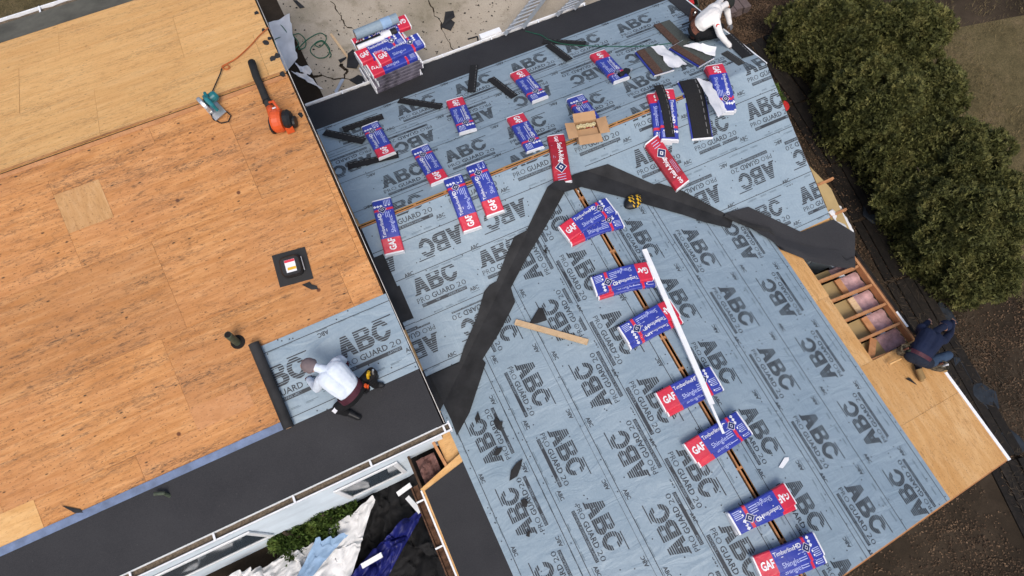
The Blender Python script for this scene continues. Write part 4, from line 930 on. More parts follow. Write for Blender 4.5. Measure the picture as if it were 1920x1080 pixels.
scrap([(566, 534), (580, 528), (584, 533), (594, 536), (596, 542), (584, 543), (574, 538)], 'LF', 'ragged black scrap trailing from the loose roof vent', .012)
# vent pipe in its hole
p = on('LF', (446, 641)); t = thing('vent_pipe', (p[0], p[1], p[2]), 'short green-grey vent pipe standing in a round hole in the plywood', 'pipe')
MB().lathe([(.10, .002), (.10, .005)], (p[0], p[1], p[2] - .002), (0, -.27, 1), 20).O('hole', 'hole', t)
MB().tube([(p[0] - .01, p[1], p[2] - .1), (p[0] - .015, p[1], p[2] + .34)], .05, 14).O('tube', 'pipe', t)
MB().lathe([(.042, 0), (.042, .002)], (p[0] - .015, p[1], p[2] + .3405), nn=14).O('bore', 'hole', t)
p = on('LF', (318, 930)); t = thing('pipe_boot', tuple(p), 'small bent grey pipe stub on the dark eave strip', 'pipe')
MB().tube([tuple(p), tuple(p + np.array([-.02, .04, .10])), tuple(p + np.array([-.13, .08, .13]))], .025, 10).O('tube', 'pipe', t)
MB().tube([tuple(p + np.array([0, 0, .01])), tuple(p + np.array([.0, .12, .02]))], [.012, .004], 6).O('spike', 'black', t)
# circular saw
p = on('LF', (402, 200)); t = thing('circular_saw', (p[0], p[1], roofz(p[0], p[1]) + .01), 'teal circular saw resting on the open ridge of the plywood roof', 'circular saw', rot=(R(10), 0, R(-72))); t.scale = (1.25,) * 3
MB().box(-.17, .17, -.10, .06, .0, .008).O('base_plate', 'steel', t, local=True)
MB().lathe([(.02, 0), (.105, 0), (.11, .01), (.11, .035), (.1, .045), (.02, .05)], (0, -.09, .11), (0, 1, 0), 22).O('blade_guard', 'steel', t, local=True)
MB().lathe([(.03, 0), (.055, .01), (.06, .05), (.06, .13), (.045, .16), (.01, .165)], (0, -.04, .12), (0, 1, 0), 16).O('motor_housing', 'teal', t, local=True)
MB().tube([(-.02, 0, .19), (.06, 0, .23), (.15, 0, .19), (.18, 0, .12)], [.022, .026, .025, .02]).O('handle', 'teal', t, local=True)
MB().tube([(-.1, .03, .14), (-.04, .03, .20), (.03, .02, .20)], .018).O('front_grip', 'teal', t, local=True)
def cable(pts, label, mat, name='power_cord', r=.010, cat='cord'):
    """pts already in world space"""
    Q = []; P = [np.array(p) for p in pts]
    for i in range(len(P) - 1):
        p0, p1, p2, p3 = P[max(i - 1, 0)], P[i], P[i + 1], P[min(i + 2, len(P) - 1)]
        for k in range(8):
            s = k / 8; Q.append(.5 * ((2 * p1) + (-p0 + p2) * s + (2 * p0 - 5 * p1 + 4 * p2 - p3) * s * s + (-p0 + 3 * p1 - 3 * p2 + p3) * s ** 3))
    Q.append(P[-1]); mb = MB().tube(Q, r, 6)
    return tag(mb.O(name, mat, smooth=True), label, cat)
lr = lambda x, y, h=.03: on('LR' if y < 328 - .357 * x else 'LF', (x, y), h)
MB().tube([tuple(lr(x, y, .035)) for x, y in ((395, 212), (400, 224), (415, 231), (428, 228), (433, 217), (425, 209), (414, 208))], .0095, 6).O('cord', 'black', t)
MB().tube([tuple(lr(x, y, .035)) for x, y in ((398, 172), (404, 158), (413, 138), (416, 128))], .0095, 6).O('cord', 'black', t)
cable([lr(416, 127), lr(424, 121), lr(430, 126), lr(424, 130), lr(416, 125), lr(428, 118), lr(445, 108), lr(470, 85), lr(485, 68), lr(503, 52)], 'orange extension cord crossing the pale plywood to the roof edge', 'orangecord', 'extension_cord')
# leaf blower
P = [lr(472, 117, .10), lr(480, 142, .10), lr(490, 165, .09), lr(497, 182, .11), lr(505, 200, .16)]
c = lr(520, 222, .0); t = thing('leaf_blower', tuple(c), 'orange leaf blower with a long black tube on the plywood roof', 'leaf blower')
MB().tube([tuple(q) for q in P], [.058, .055, .052, .056, .052], 14).O('blow_tube', 'rubber', t, smooth=True)
MB().tube([tuple(P[3] * .55 + P[4] * .45), tuple(P[3] * .5 + P[4] * .5)], .066, 14).O('tube_collar', 'black', t)
B0 = P[-1]; fan = np.array(lr(521, 226, .17)); e1 = np.array([1, -.35, .1]); e1 /= np.linalg.norm(e1)
MB().tube([tuple(B0), tuple(B0 * .5 + fan * .5), tuple(fan)], [.055, .085, .09], 12).O('fan_outlet', 'orange', t, smooth=True)
MB().lathe([(.05, -.08), (.15, -.075), (.175, -.04), (.175, .04), (.15, .08), (.06, .09)], tuple(fan), tuple(e1), 20).O('fan_housing', 'orange', t)
MB().lathe([(.08, .09), (.13, .1), (.14, .16), (.11, .20), (.02, .205)], tuple(fan), tuple(e1), 12).O('engine_cover', 'black', t)
MB().lathe([(.03, -.12), (.13, -.115), (.14, -.09), (.12, -.08)], tuple(fan + np.array([0, -.03, -.04])), tuple(e1), 16).O('air_intake', 'black', t)
MB().lathe([(.03, -.03), (.085, -.03), (.09, 0), (.085, .03), (.03, .03)], tuple(fan + np.array([.20, -.07, -.06])), tuple(e1), 14).O('recoil_cover', 'black', t)
MB().box(fan[0] + .05, fan[0] + .16, fan[1] - .18, fan[1] - .10, fan[2] - .14, fan[2] - .02).O('fuel_tank', 'orange', t)
hd = [B0 + np.array([.03, .02, .06]), B0 * .5 + fan * .5 + np.array([.07, .06, .17]), fan + np.array([.08, .02, .20])]
MB().tube([tuple(q) for q in hd], .02, 8).O('handle', 'orange', t)
MB().box(fan[0] + .0, fan[0] + .07, fan[1] + .08, fan[1] + .10, fan[2] + .165, fan[2] + .175).O('badge', 'wrapwhite', t)
# roll of sheet being laid
a, b = np.array([-1.90, 2.77, pz('LF', 0, 2.77) + .085]), np.array([-1.90, 4.0, pz('LF', 0, 4.0) + .085])
t = thing('underlayment_roll', tuple((a + b) / 2 - np.array([0, 0, .075])), 'black-backed roll at the end of the sheet the worker in grey cap is laying', 'roll')
MB().tube([tuple(a), tuple(b)], .075, 18).O('rolled_sheet', 'membrane_dark', t, smooth=False)
MB().tube([tuple(a - (b - a) * .004), tuple(a + (b - a) * .002)], .04, 12).O('core', 'card', t)
# green air hose over the roof and cord on the driveway
cable([on('MR', q, .045) for q in ((985, 58), (1000, 62), (1015, 66), (1030, 75), (1060, 83), (1110, 86), (1160, 87), (1215, 86), (1262, 80), (1290, 73))], 'thin green air hose running along the rear slope to the worker in white', 'greencord', 'air_hose', .008, 'hose')
# ================================================================ ON THE DRIVEWAY
GP = [(510, 62), (522, 45), (538, 62), (540, 84), (522, 92), (515, 75), (535, 68), (548, 66), (560, 82), (550, 92), (540, 86), (545, 70), (560, 63), (572, 74), (572, 88), (560, 92), (575, 75), (600, 62), (612, 72), (600, 88), (590, 82), (605, 76), (618, 92), (612, 106), (595, 108), (582, 96), (588, 84), (605, 78), (620, 100), (618, 108)]
cable([gz(q, DZ + .03 + .01 * (i % 3)) for i, q in enumerate(GP)], 'tangled green extension cord looped over white plastic on the driveway', 'greencord', 'extension_cord', .011)
def crumple(px, z, label, mat, name, cat, h=.06, n1=12, th=.0, seed=0, fr=4.):
    """rumpled sheet filling a 4-sided pixel outline at height z above ground"""
    A0, B0, C1, D0 = [np.array(gz(p, z + DZ)) for p in px]; V = []
    for i in range(n1 + 1):
        for j in range(n1 + 1):
            u, v = i / n1, j / n1; p = (A0 * (1 - u) + B0 * u) * (1 - v) + (D0 * (1 - u) + C1 * u) * v
            e = noise.noise((p[0] * fr, p[1] * fr, seed)); e2 = noise.noise((p[0] * fr * 2.3, p[1] * fr * 2.3, seed + 5)); ed = .04 * (noise.noise((p[0] * 6, p[1] * 6, seed + 9)))
            V.append((p[0] + ed, p[1] + ed * .7, p[2] + h * (.5 + e * .8 + e2 * .35)))
    k = n1 + 1; mb = MB(); mb.add(V, [(i * k + j, i * k + j + 1, (i + 1) * k + j + 1, (i + 1) * k + j) for i in range(n1) for j in range(n1)])
    o = mb.O(name, mat, smooth=True); return tag(o, label, cat)
crumple([(504, 45), (543, 28), (558, 110), (535, 138)], .03, 'white plastic sheet spread on the driveway beside the bare plywood roof', 'tarpwhite', 'plastic_sheet', 'plastic sheet', .05, seed=1)
crumple([(556, 122), (580, 128), (588, 142), (565, 140)], .05, 'crumpled white bag with black print below the plastic sheet', 'wrapwhite', 'plastic_bag', 'bag', .16, seed=2, fr=7)
crumple([(548, 136), (575, 142), (607, 170), (600, 168)], .05, 'twisted white strip of plastic trailing beside the crumpled bag', 'wrapwhite', 'plastic_strip', 'plastic strip', .10, seed=3, fr=8)
crumple([(628, 170), (640, 150), (645, 152), (632, 176)], .03, 'clear film tube lying near the left end of the rear gutter', 'steel', 'plastic_tube', 'plastic tube', .05, 6, seed=4)
a, b = gz((620, 63), DZ + .03), gz((657, 114), DZ + .03); tag(MB().beam(tuple(a), tuple(b), .05, .03).O('wooden_stick', 'lumber_pale'), 'pale wooden stick on the driveway left of the pallet', 'stick')
def gscrap(px, label, mat='membrane_dark', h=.03):
    return tag(MB().prism([tuple(gz(q, DZ + h + random.uniform(0, .02))) for q in px], .012).O('roofing_scrap', mat), label, 'roofing scrap', 'dark roofing scraps on the driveway')
gscrap([(835, 22), (850, 20), (853, 31), (843, 38), (828, 52), (832, 40)], 'dark ragged scrap in two lobes right of the pallet')
gscrap([(826, 50), (838, 30), (853, 42), (845, 57)], 'dark square-ish scrap nearest the middle crack')
gscrap([(549, 0), (556, 0), (571, 13), (562, 15)], 'dark bar-shaped scrap at the top edge of the driveway')
gscrap([(655, 150), (672, 140), (690, 148), (684, 160), (668, 158)], 'large dark scrap at the foot of the pallet stack')
gscrap([(652, 100), (662, 92), (676, 112), (668, 128), (650, 126)], 'dark scrap beside the tip of the wooden stick')
gscrap([(634, 112), (650, 106), (648, 110), (638, 118)], 'thin dark scrap pointing at the wooden stick')
a = gz((880, 72), .02); mb = MB()
for q, r2 in (((877, 73), (895, 68)), ((895, 68), (897, 80))): mb.beam(tuple(gz(q, DZ + .03)), tuple(gz(r2, DZ + .03)), .03, .02)
tag(mb.O('metal_angle', 'black'), 'thin dark bent metal angle on the driveway near the ladder', 'metal angle')
# sprinkled grit
mb = MB(); random.seed(5)
for k in range(1100):
    p = gz((random.uniform(500, 960), random.uniform(-10, 200)), DZ + .017); r2 = .006 + .024 * random.random() ** 3
    if p[0] < .5 or p[1] < 9.0 or p[0] > 9: continue
    mb.add([(p[0] + r2 * random.uniform(.5, 1.3) * math.cos(a), p[1] + r2 * random.uniform(.5, 1.3) * math.sin(a), p[2] + random.uniform(0, .01)) for a in (0, 1.6, 3.1, 4.7)], [(0, 1, 2, 3)])
mb.O('roofing_grit', 'debris', None, kind='stuff')
# ---- pallet of bundles
PB = np.array(gz((724, 88), DZ + 1.83)); e1 = np.array(gz((480 + 820 / 3, 165 / 3), 2.5)) - np.array(gz((480 + 565 / 3, 270 / 3), 2.5)); ang = math.atan2(e1[1], e1[0]); e1 = np.array([math.cos(ang), math.sin(ang)]); e2 = np.array([-e1[1], e1[0]])
pc = PB[:2]; GB = 'wrapped shingle bundles stacked on the driveway pallet'
pl_ = thing('pallet', (pc[0], pc[1], DZ + .012), 'wooden pallet under the stack of shingle bundles on the driveway', 'pallet', rot=(0, 0, ang))
for k in range(7): MB().box(-.5, .5, -.52 + k * .16, -.52 + k * .16 + .09, .10, .122).O('deck_board', 'lumber_pale', pl_, local=True)
for k in range(3): MB().box(-.5 + k * .455, -.41 + k * .455, -.52, .54, .0, .10).O('stringer', 'lumber_pale', pl_, local=True)
def flat_bundle(cx, cy, z, label, flip=False, pr=True, T=.09, dang=0.):
    """cx along the bundle, cy across, in the pallet's own directions"""
    c = pc + e1 * cx + e2 * cy; d = np.array([math.cos(ang + dang), math.sin(ang + dang)]) * (-1 if flip else 1); A = c - d * .49; B = c + d * .49
    NB[0] += 1; sd = NB[0]; L, Wd = .985, .335; f = draper(A, B, L, Wd, z, 0)
    root = thing('shingle_bundle', (c[0], c[1], z), label, 'shingle bundle', GB)
    bo = drape_body('wrapper', f, US if pr else [0, .02, .255, .74, .785, .975, 1], zone if pr else (lambda u: 0 if u < .03 or u > .97 else 2), T, ['wrapwhite', 'red', 'blue' if pr else 'stackside', 'red'], root, seed=sd)
    it = []
    if pr:
        dtext(it, 'GAF', .055, -.17, .115, .185, 0, L, Wd, .035); dtext(it, 'Timberline', .27, .13, .062, .305, 0, L, Wd, .006); dtext(it, 'HD', .585, .13, .062, .115, 0, L, Wd, .03)
        dtext(it, 'Shingles', .33, -.34, .075, .27, 2, L, Wd, .0)
        dia(it, .762, .06, .075, L, Wd, 0, .001); dia(it, .762, .06, .066, L, Wd, 3, .002); dia(it, .762, .06, .03, L, Wd, 0, .003)
        for q in range(3): dia(it, .86, .40 - q * .155, .028, L, Wd, 0)
        for q in range(5): v = -.10 - q * .075; it.append((2, [(.84, v), (.95, v), (.95, v + .03), (.84, v + .03)], 0))
        dprint(f, T, it, bo, ['wrapwhite', 'red', 'pink_print', 'navy'], sd)
    return root
nl = 19
for k in range(nl):
    for j in range(3):
        top = k == nl - 1
        flat_bundle(random.uniform(-.015, .015) + .04 * math.sin(k * 1.3), -.345 + j * .345, DZ + .135 + k * .089, 'blue and red bundle in the lower layers of the pallet stack' if not top else 'bundle in the top full pallet layer, row %s' % ('nearest the roof', 'middle', 'farthest from the roof')[j], flip=(k + j) % 2 == 1, pr=top, dang=random.uniform(-.015, .015), T=.09 if top else .076)
zt = DZ + .135 + nl * .089
flat_bundle(-.12, -.02, zt, 'bundle on top of the pallet stack with its red end over the left side', dang=.05)
flat_bundle(.18, -.22, zt, 'bundle on top of the pallet stack set toward the right, red end in the middle', dang=.04)
flat_bundle(.16, .36, zt, 'shingle bundle on the far side of the pallet top, lying under the rolls', flip=True, dang=-.05)
def roll(cx, cy, z, ln, r2, mat, label, band=None):
    c = pc + e1 * cx + e2 * cy; t = thing('roofing_roll', (c[0], c[1], z), label, 'roll', 'rolls of roofing sheet on the pallet')
    a = (*(c - e1 * ln / 2), z + r2); b = (*(c + e1 * ln / 2), z + r2); MB().tube([a, b], r2, 16).O('rolled_sheet', mat, t)
    MB().tube([(*(c - e1 * (ln / 2 + .003)), z + r2), (*(c - e1 * (ln / 2 - .004)), z + r2)], r2 * .45, 12).O('core', 'card', t)
    if band:
        m = (*(c + e1 * (.1)), z + r2); m2 = (*(c + e1 * .3), z + r2); MB().tube([m, m2], r2 + .003, 16).O('label_band', band, t)
roll(.0, .36 + .02, zt + .09, .9, .10, 'film', 'pale blue-grey roll on the far top edge of the pallet stack', 'tarppale')
roll(-.1, .20, zt + .0, .85, .075, 'black', 'black roll with a white band on the pallet stack', 'wrapwhite')
roll(-.25, .07 + .06, zt + .08, .55, .05, 'wrapwhite', 'white roll between the black roll and the topmost bundle')
# ---- ladders
def ladder(foot, top, wd, label, nr=11, mat='steel'):
    a, b = Vector(foot), Vector(top); d = (b - a); ln = d.length; d.normalize(); s = Vector((-.93 * 0 + 1, 0, 0)); s = (s - d * s.dot(d)).normalized(); s = Vector((e1[0], e1[1] * .3, 0)).normalized()
    t = thing('ladder', tuple(a), label, 'ladder', 'aluminium ladders leaning on the rear eave')
    for q in (-1, 1): MB().beam(tuple(a + s * q * wd / 2), tuple(b + s * q * wd / 2), .03, .075, up=(0, 1, 0)).O('rail', mat, t)
    k = int(ln / .3)
    for i in range(1, k + 1): p = a + d * (i * .3); MB().tube([tuple(p - s * wd / 2), tuple(p + s * wd / 2)], .018, 8).O('rung', mat, t)
lt = on('MR', (963, 55)); ladder(tuple(gz((1030, -32), DZ + .02)), tuple(gz((961, 56), 2.72)), .42, 'left aluminium ladder leaning on the rear eave above the driveway')
ladder(tuple(gz((1120, -40), DZ + .02)), tuple(gz((1058, 20), 2.72)), .42, 'right aluminium ladder leaning on the rear eave')
tag(MB().box(3.95, 4.42, 9.30, 9.42, 2.44, 2.56).O('eave_block', 'white'), 'small white block on the rear gutter beside the left ladder', 'block')
# ================================================================ COURTYARD BELOW THE LEFT EAVE
def quadsheet(px, hs, label, mat, name, cat, h=.10, n1=22, seed=0, fr=3.):
    n1 = int(n1 * 1.7)
    A0, B0, C1, D0 = [np.array(gz(p, z)) for p, z in zip(px, hs)]; V = []
    for i in range(n1 + 1):
        for j in range(n1 + 1):
            u, v = i / n1, j / n1; p = (A0 * (1 - u) + B0 * u) * (1 - v) + (D0 * (1 - u) + C1 * u) * v
            e = noise.noise((p[0] * fr, p[1] * fr, seed)); e2 = abs(noise.noise((p[0] * fr * 2.2, p[1] * fr * .9, seed + 5))); ed = .16 * noise.noise((p[0] * 2.5, p[1] * 2.5, seed + 9)) + .10 * noise.noise((p[0] * 7, p[1] * 7, seed + 3)); e3 = abs(noise.noise((p[0] * 5 + p[1] * 3, p[1] * 9 - p[0] * 4, seed + 2)))
            V.append((p[0] + ed, p[1] + ed * .7, max(.02, p[2] + h * (e + e2 * 1.4 - e3 * 1.1))))
    k = n1 + 1; mb = MB(); mb.add(V, [(i * k + j, i * k + j + 1, (i + 1) * k + j + 1, (i + 1) * k + j) for i in range(n1) for j in range(n1)])
    return tag(mb.O(name, mat, smooth=True), label, cat)
quadsheet([(650, 935), (775, 870), (880, 1110), (640, 1130)], [.15, .12, .15, .2], 'heap of torn black roofing debris in the courtyard below the brown gutter', 'debris', 'debris_heap', 'debris', .13, 30, seed=11, fr=1.9)
quadsheet([(345, 1115), (565, 1030), (698, 938), (655, 1110)], [.45, .5, .62, .4], 'large creased white tarp lying in the courtyard under the left eave', 'tarpwhite', 'white_tarp', 'tarp', .13, 30, seed=21, fr=2.4)
quadsheet([(553, 1090), (590, 1012), (655, 1000), (580, 1085)], [.72, .75, .72, .72], 'pale blue folded sheet on top of the white tarp', 'tarppale', 'blue_sheet', 'sheet', .06, 12, seed=31)
quadsheet([(650, 1090), (745, 985), (792, 962), (720, 1095)], [.42, .46, .5, .4], 'deep blue crumpled tarp between the white tarp and the black debris', 'tarpblue', 'blue_tarp', 'tarp', .12, 24, seed=41, fr=4)
for a, b, l in (((745, 927), (770, 909), 'short white board leaning at the corner under the left gutter'), ((763, 932), (788, 960), 'longer white board lying against the brown gutter'), ((678, 1062), (716, 1040), 'pale stick on the blue tarp at the bottom edge')):
    tag(MB().beam(tuple(gz(a, .55)), tuple(gz(b, .65)), .09, .02).O('white_board', 'white'), l, 'board')
# ================================================================ VEGETATION
def leaves(cent, nrm, size, rng, fan=3, wid=.30, droop=.2):
    """fans of narrow leaf blades at the given points, arrays in, (V,F) out"""
    k = len(cent); Vs = []; 
    t = rng.normal(size=(k, 3)); n_ = nrm + .55 * rng.normal(size=(k, 3)); n_ /= np.linalg.norm(n_, axis=1)[:, None]
    s = np.cross(n_, t); s /= np.linalg.norm(s, axis=1)[:, None] + 1e-9
    f2 = np.cross(s, n_); sz = size * rng.uniform(.6, 1.35, size=(k, 1))
    for i in range(fan):
        a = (i - (fan - 1) / 2) * (1.9 / fan); d = n_ * math.cos(a) * .75 + s * math.sin(a) + f2 * rng.uniform(-.35, .35, size=(k, 1)); w2 = np.cross(d, f2); w2 /= np.linalg.norm(w2, axis=1)[:, None] + 1e-9
        tip = cent + d * sz; m = cent + d * sz * .55
        Vs += [np.stack([cent, m + w2 * sz * wid * .5, tip, m - w2 * sz * wid * .5], 1)]
    V = np.concatenate(Vs).reshape(-1, 3); F4 = np.arange(len(V)).reshape(-1, 4); return V, F4
def fastmesh(name, V, F4, mat, parent=None, kind=None):
    me = bpy.data.meshes.new(name); org = np.array(W[parent.name]) if parent else np.zeros(3)
    me.vertices.add(len(V)); me.vertices.foreach_set('co', (V - org).astype('f').ravel()); me.loops.add(F4.size); me.loops.foreach_set('vertex_index', F4.astype('i').ravel())
    me.polygons.add(len(F4)); me.polygons.foreach_set('loop_start', np.arange(0, F4.size, F4.shape[1], dtype='i')); me.materials.append(M[mat]); me.update(calc_edges=True)
    o = bpy.data.objects.new(name, me); C.objects.link(o); o.parent = parent
    if kind: o['kind'] = kind
    return o
def tree(px, ztop, rad, label, n=8000, lumps=19, mat='leaf', name='conifer_tree', cat='tree', seed=0, size=.088, group='bushy conifers right of the house'):
    rng = np.random.default_rng(seed + 50); c = np.array(gz(px, ztop)); base = (c[0], c[1], 0.)
    t = thing(name, base, label, cat, group)
    P = []; Nn = []
    for i in range(lumps):
        a = rng.uniform(0, 6.28); r = rad * math.sqrt((i + .5) / lumps) * .72; a = i * 2.4 + rng.uniform(-.4, .4); zf = 1 - (r / rad) ** 1.7 * .55
        lc = np.array([c[0] + r * math.cos(a), c[1] + r * math.sin(a), ztop * zf * rng.uniform(.72, 1.02) - .2]); lr2 = rad * rng.uniform(.20, .36)
        kt = max(6, int(n / lumps / 30 * (lr2 / rad / .31) ** 2)); d = rng.normal(size=(kt, 3)); d[:, 2] = np.abs(d[:, 2]) * 1.15 - .3; d /= np.linalg.norm(d, axis=1)[:, None]
        nb = np.array([noise.noise((q[0] * 2.2 + i * 7, q[1] * 2.2, q[2] * 2.2)) for q in d])
        tc = lc + d * (lr2 * (1 + .30 * nb) * rng.uniform(.80, 1.05, kt))[:, None]; ts = rng.uniform(.08, .19, kt)
        e = rng.normal(size=(kt, 30, 3)) * .55 + d[:, None, :]; e /= np.linalg.norm(e, axis=2)[:, :, None]
        p = tc[:, None, :] + e * (ts[:, None] * rng.uniform(.3, 1.05, (kt, 30)))[:, :, None] - d[:, None, :] * .06
        P.append(p.reshape(-1, 3)); Nn.append((e * .7 + d[:, None, :] * .5).reshape(-1, 3))
    k = n // 4; a = rng.uniform(0, 6.28, k); zz = rng.uniform(.02, .75, k) * ztop; rr = rad * (1 - (zz / ztop) ** 2 * .5) * rng.uniform(.55, .78, k)
    P.append(np.stack([c[0] + rr * np.cos(a), c[1] + rr * np.sin(a), zz], 1)); Nn.append(np.stack([np.cos(a), np.sin(a), .3 + 0 * a], 1))
    P = np.concatenate(P); Nn = np.concatenate(Nn); keep = P[:, 2] > .03; V, F4 = leaves(P[keep], Nn[keep], size, rng)
    fastmesh('crown', V, F4, mat, t)
    tr = MB().tube([(c[0], c[1], -.02), (c[0] + .03, c[1], ztop * .4), (c[0], c[1] + .04, ztop * .8)], [.12, .09, .03], 8)
    for i in range(7):
        a = i * 2.4; z = ztop * (.2 + .07 * i); tr.tube([(c[0], c[1], z), (c[0] + rad * .6 * math.cos(a), c[1] + rad * .6 * math.sin(a), z + ztop * .16)], [.04, .012], 5)
    tr.O('trunk', 'bark', t)
    return t
TR = [((1545, 15), 2.6, 1.05, 'dark bushy conifer at the top, nearest the worker in white'), ((1640, 2), 3.6, 1.3, 'tall bushy conifer at the top edge of the photo, left of the lawn'), ((1738, 18), 3.8, 1.12, 'bushy conifer touching the top edge, farthest right of the upper row'),
      ((1640, 116), 2.8, 1.05, 'bushy conifer behind the right end of the main ridge'), ((1690, 138), 3.8, 1.2, 'bushy conifer in the middle of the upper clump'), ((1775, 128), 3.2, 1.0, 'bushy conifer jutting out toward the lawn'),
      ((1738, 245), 2.9, 1.05, 'bushy conifer at the lower end of the upper clump, above the dark gap'), ((1765, 215), 2.8, .85, 'small bushy conifer between the two clumps'), ((1662, 198), 2.0, .65, 'low bushy conifer beside the dark board path'),
      ((1865, 262), 3.8, 1.15, 'bushy conifer by the lawn at the upper end of the lower clump'), ((1785, 330), 3.0, 1.02, 'bushy conifer on the left side of the lower clump'), ((1872, 375), 3.8, 1.25, 'largest bushy conifer in the middle of the lower clump, at the right edge'), ((1842, 422), 2.9, .95, 'bushy conifer of the lower clump nearest the torn rafters'), ((1872, 472), 2.6, .95, 'bushy conifer lowest in the photo, above the leaf-strewn ground')]
for i, (p, z, r2, l) in enumerate(TR): tree(p, z * .60, r2 * 1.0, l, int(17000 * r2 ** 2), seed=i)
tree((1418, 108), 1.5, .55, 'small bright green shrub just off the right rake corner', 2600, 8, 'leaf_bright', 'shrub', 'shrub', 70, .12, None)
tree((1452, 158), 1.0, .35, 'tiny green shrub between the rake and the dark path', 1200, 6, 'leaf_bright', 'shrub', 'shrub', 71, .10, None)
tree((600, 968), 1.0, .48, 'leafy green shrub against the pale wall under the left eave', 1500, 9, 'leaf_bright', 'shrub', 'shrub', 72, .11, None)
tree((528, 1002), .9, .42, 'lower leafy green shrub left of its taller neighbour by the pale wall', 1200, 8, 'leaf_bright', 'shrub', 'shrub', 73, .11, None)
def scatter(name, mat, boxes, n, size, seed, flat=True, zmax=.05, z0=0.):
    rng = np.random.default_rng(seed); P = []
    for (x0, x1, y0, y1), f in boxes:
        k = int(n * f * 2.2); q = np.stack([rng.uniform(x0, x1, k), rng.uniform(y0, y1, k), rng.uniform(.012, zmax, k)], 1)
        d = np.array([noise.noise((a[0] * .8, a[1] * .8, seed)) + .5 * noise.noise((a[0] * 2.7, a[1] * 2.7, seed)) for a in q]); q = q[d > rng.uniform(-.5, .45, k)]; P.append(q)
    P = np.concatenate(P); k = len(P); a = rng.uniform(0, 6.28, k); s = size * rng.uniform(.5, 1.5, k); ti = rng.uniform(-.5, .5, (k, 2))
    ex = np.stack([np.cos(a) * s, np.sin(a) * s, ti[:, 0] * s], 1); ey = np.stack([-np.sin(a) * s * .55, np.cos(a) * s * .55, ti[:, 1] * s], 1)
    if name == 'twigs': ey = ey * .12
    if not flat: ex = np.stack([np.cos(a) * s * .6, np.sin(a) * s * .6, s * .8], 1); ey = ey * .12
    V = np.stack([P - ex, P - ey, P + ex, P + ey], 1).reshape(-1, 3); V[:, 2] = np.maximum(V[:, 2], .013) + z0
    return fastmesh(name, V, np.arange(len(V)).reshape(-1, 4), mat, None, 'stuff')
scatter('leaf_litter', 'litter', [((9.2, 12.6, -1.0, 9.5), .22), ((10.5, 13.5, 7.5, 10.5), .28), ((3.5, 13, -6.5, -.5), .30)], 60000, .018, 1)
scatter('dry_grass', 'grass', [((12.5, 22, -2, 11), 1.)], 42000, .055, 2, False, .05)
scatter('weeds', 'grass', [((-8, -.5, 11.9, 19), 1.)], 12000, .06, 3, False, .05, DZ)
scatter('twigs', 'bark', [((9.5, 14, -5, 1.5), 1.)], 5000, .07, 6, True, .10)
# dark board path right of the house
PT = [np.array(gz(p, .02)) for p in ((1415, 75), (1500, 192), (1570, 305), (1690, 520), (1750, 625), (1885, 862), (1960, 1010))]
bp = thing('board_path', tuple(PT[2] * [1, 1, 0]), 'row of black weathered boards laid on the ground along the right side of the house', 'board path')
for a, b in zip(PT, PT[1:]):
    d = b - a; ln = np.linalg.norm(d); d = d / ln; nn = np.array([-d[1], d[0], 0]); k = max(1, int(ln / 1.5))
    for q in range(4):
        for i in range(k):
            o1 = nn * (-.30 + q * .20 + random.uniform(-.015, .015)); p0 = a + d * (ln * i / k + .02 + random.uniform(0, .05)) + o1; p1 = a + d * (ln * (i + 1) / k - random.uniform(0, .05)) + o1; zz = .05 + .012 * q + random.uniform(-.015, .02)
            MB().beam((p0[0], p0[1], zz), (p1[0], p1[1], zz + random.uniform(-.02, .02)), .185, .05).O('plank', 'dark_board', bp)
# dark tar-paper fragments dropped on the ground
random.seed(12)
for k, (px, l) in enumerate((((1640, 405), 'dark wet scrap on the ground under the lower clump'), ((1812, 700), 'dark scrap on the ground right of the worker in navy'), ((1848, 745), 'larger dark sheet scrap on the ground farther right'), ((1895, 830), 'dark sheet scrap on the ground at the right edge'), ((1770, 590), 'dark scrap on the ground just above the worker in navy'))):
    q = gz(px, .06); tag(MB().prism([(q[0] + random.uniform(.16, .34) * math.cos(t), q[1] + random.uniform(.2, .42) * math.sin(t), .06 + random.uniform(0, .03)) for t in (0, .9, 1.8, 2.7, 3.6, 4.5, 5.4)], .01).O('roofing_scrap', 'slate'), l, 'roofing scrap', 'dark scraps dropped right of the house')
q = gz((1467, 198), .4); t = thing('bucket', (q[0], q[1], .01), 'red lidded bucket half hidden behind the right rake', 'bucket')
MB().lathe([(.13, .01), (.15, .36)], (q[0], q[1], 0), nn=20).O('pail', 'lid', t); MB().lathe([(.165, .36), (.17, .37), (.17, .40), (.14, .41), (.135, .40), (.02, .40)], (q[0], q[1], 0), nn=24).O('lid', 'lid', t)
q = gz((1378, 8), .2); t = thing('paver_stack', (q[0], q[1], .01), 'small stack of mauve pavers behind the worker in white', 'pavers')
for k in range(4):
    for j in range(3): MB().box(q[0] - .32 + j * .22, q[0] - .12 + j * .22, q[1] - .25 + random.uniform(-.03, .03), q[1] + .15, .01 + k * .062, .07 + k * .062).O('paver', 'paver', t)
q = gz((1285, 6), .15); t = thing('tool_crate', (q[0], q[1], .01), 'dark grey crate with a green coil behind the upper rake', 'crate', rot=(0, 0, R(-20)))
MB().box(-.3, .3, -.2, -.18, 0, .25).box(-.3, .3, .18, .2, 0, .25).box(-.3, -.28, -.18, .18, 0, .25).box(.28, .3, -.18, .18, 0, .25).box(-.3, .3, -.2, .2, 0, .02).O('crate_body', 'pipe', t, local=True)
MB().tube([(.14 * math.cos(a * .4) - .1, .14 * math.sin(a * .4), .2 + a * .002) for a in range(48)], .014, 6).O('coil', 'greencord', t, local=True)
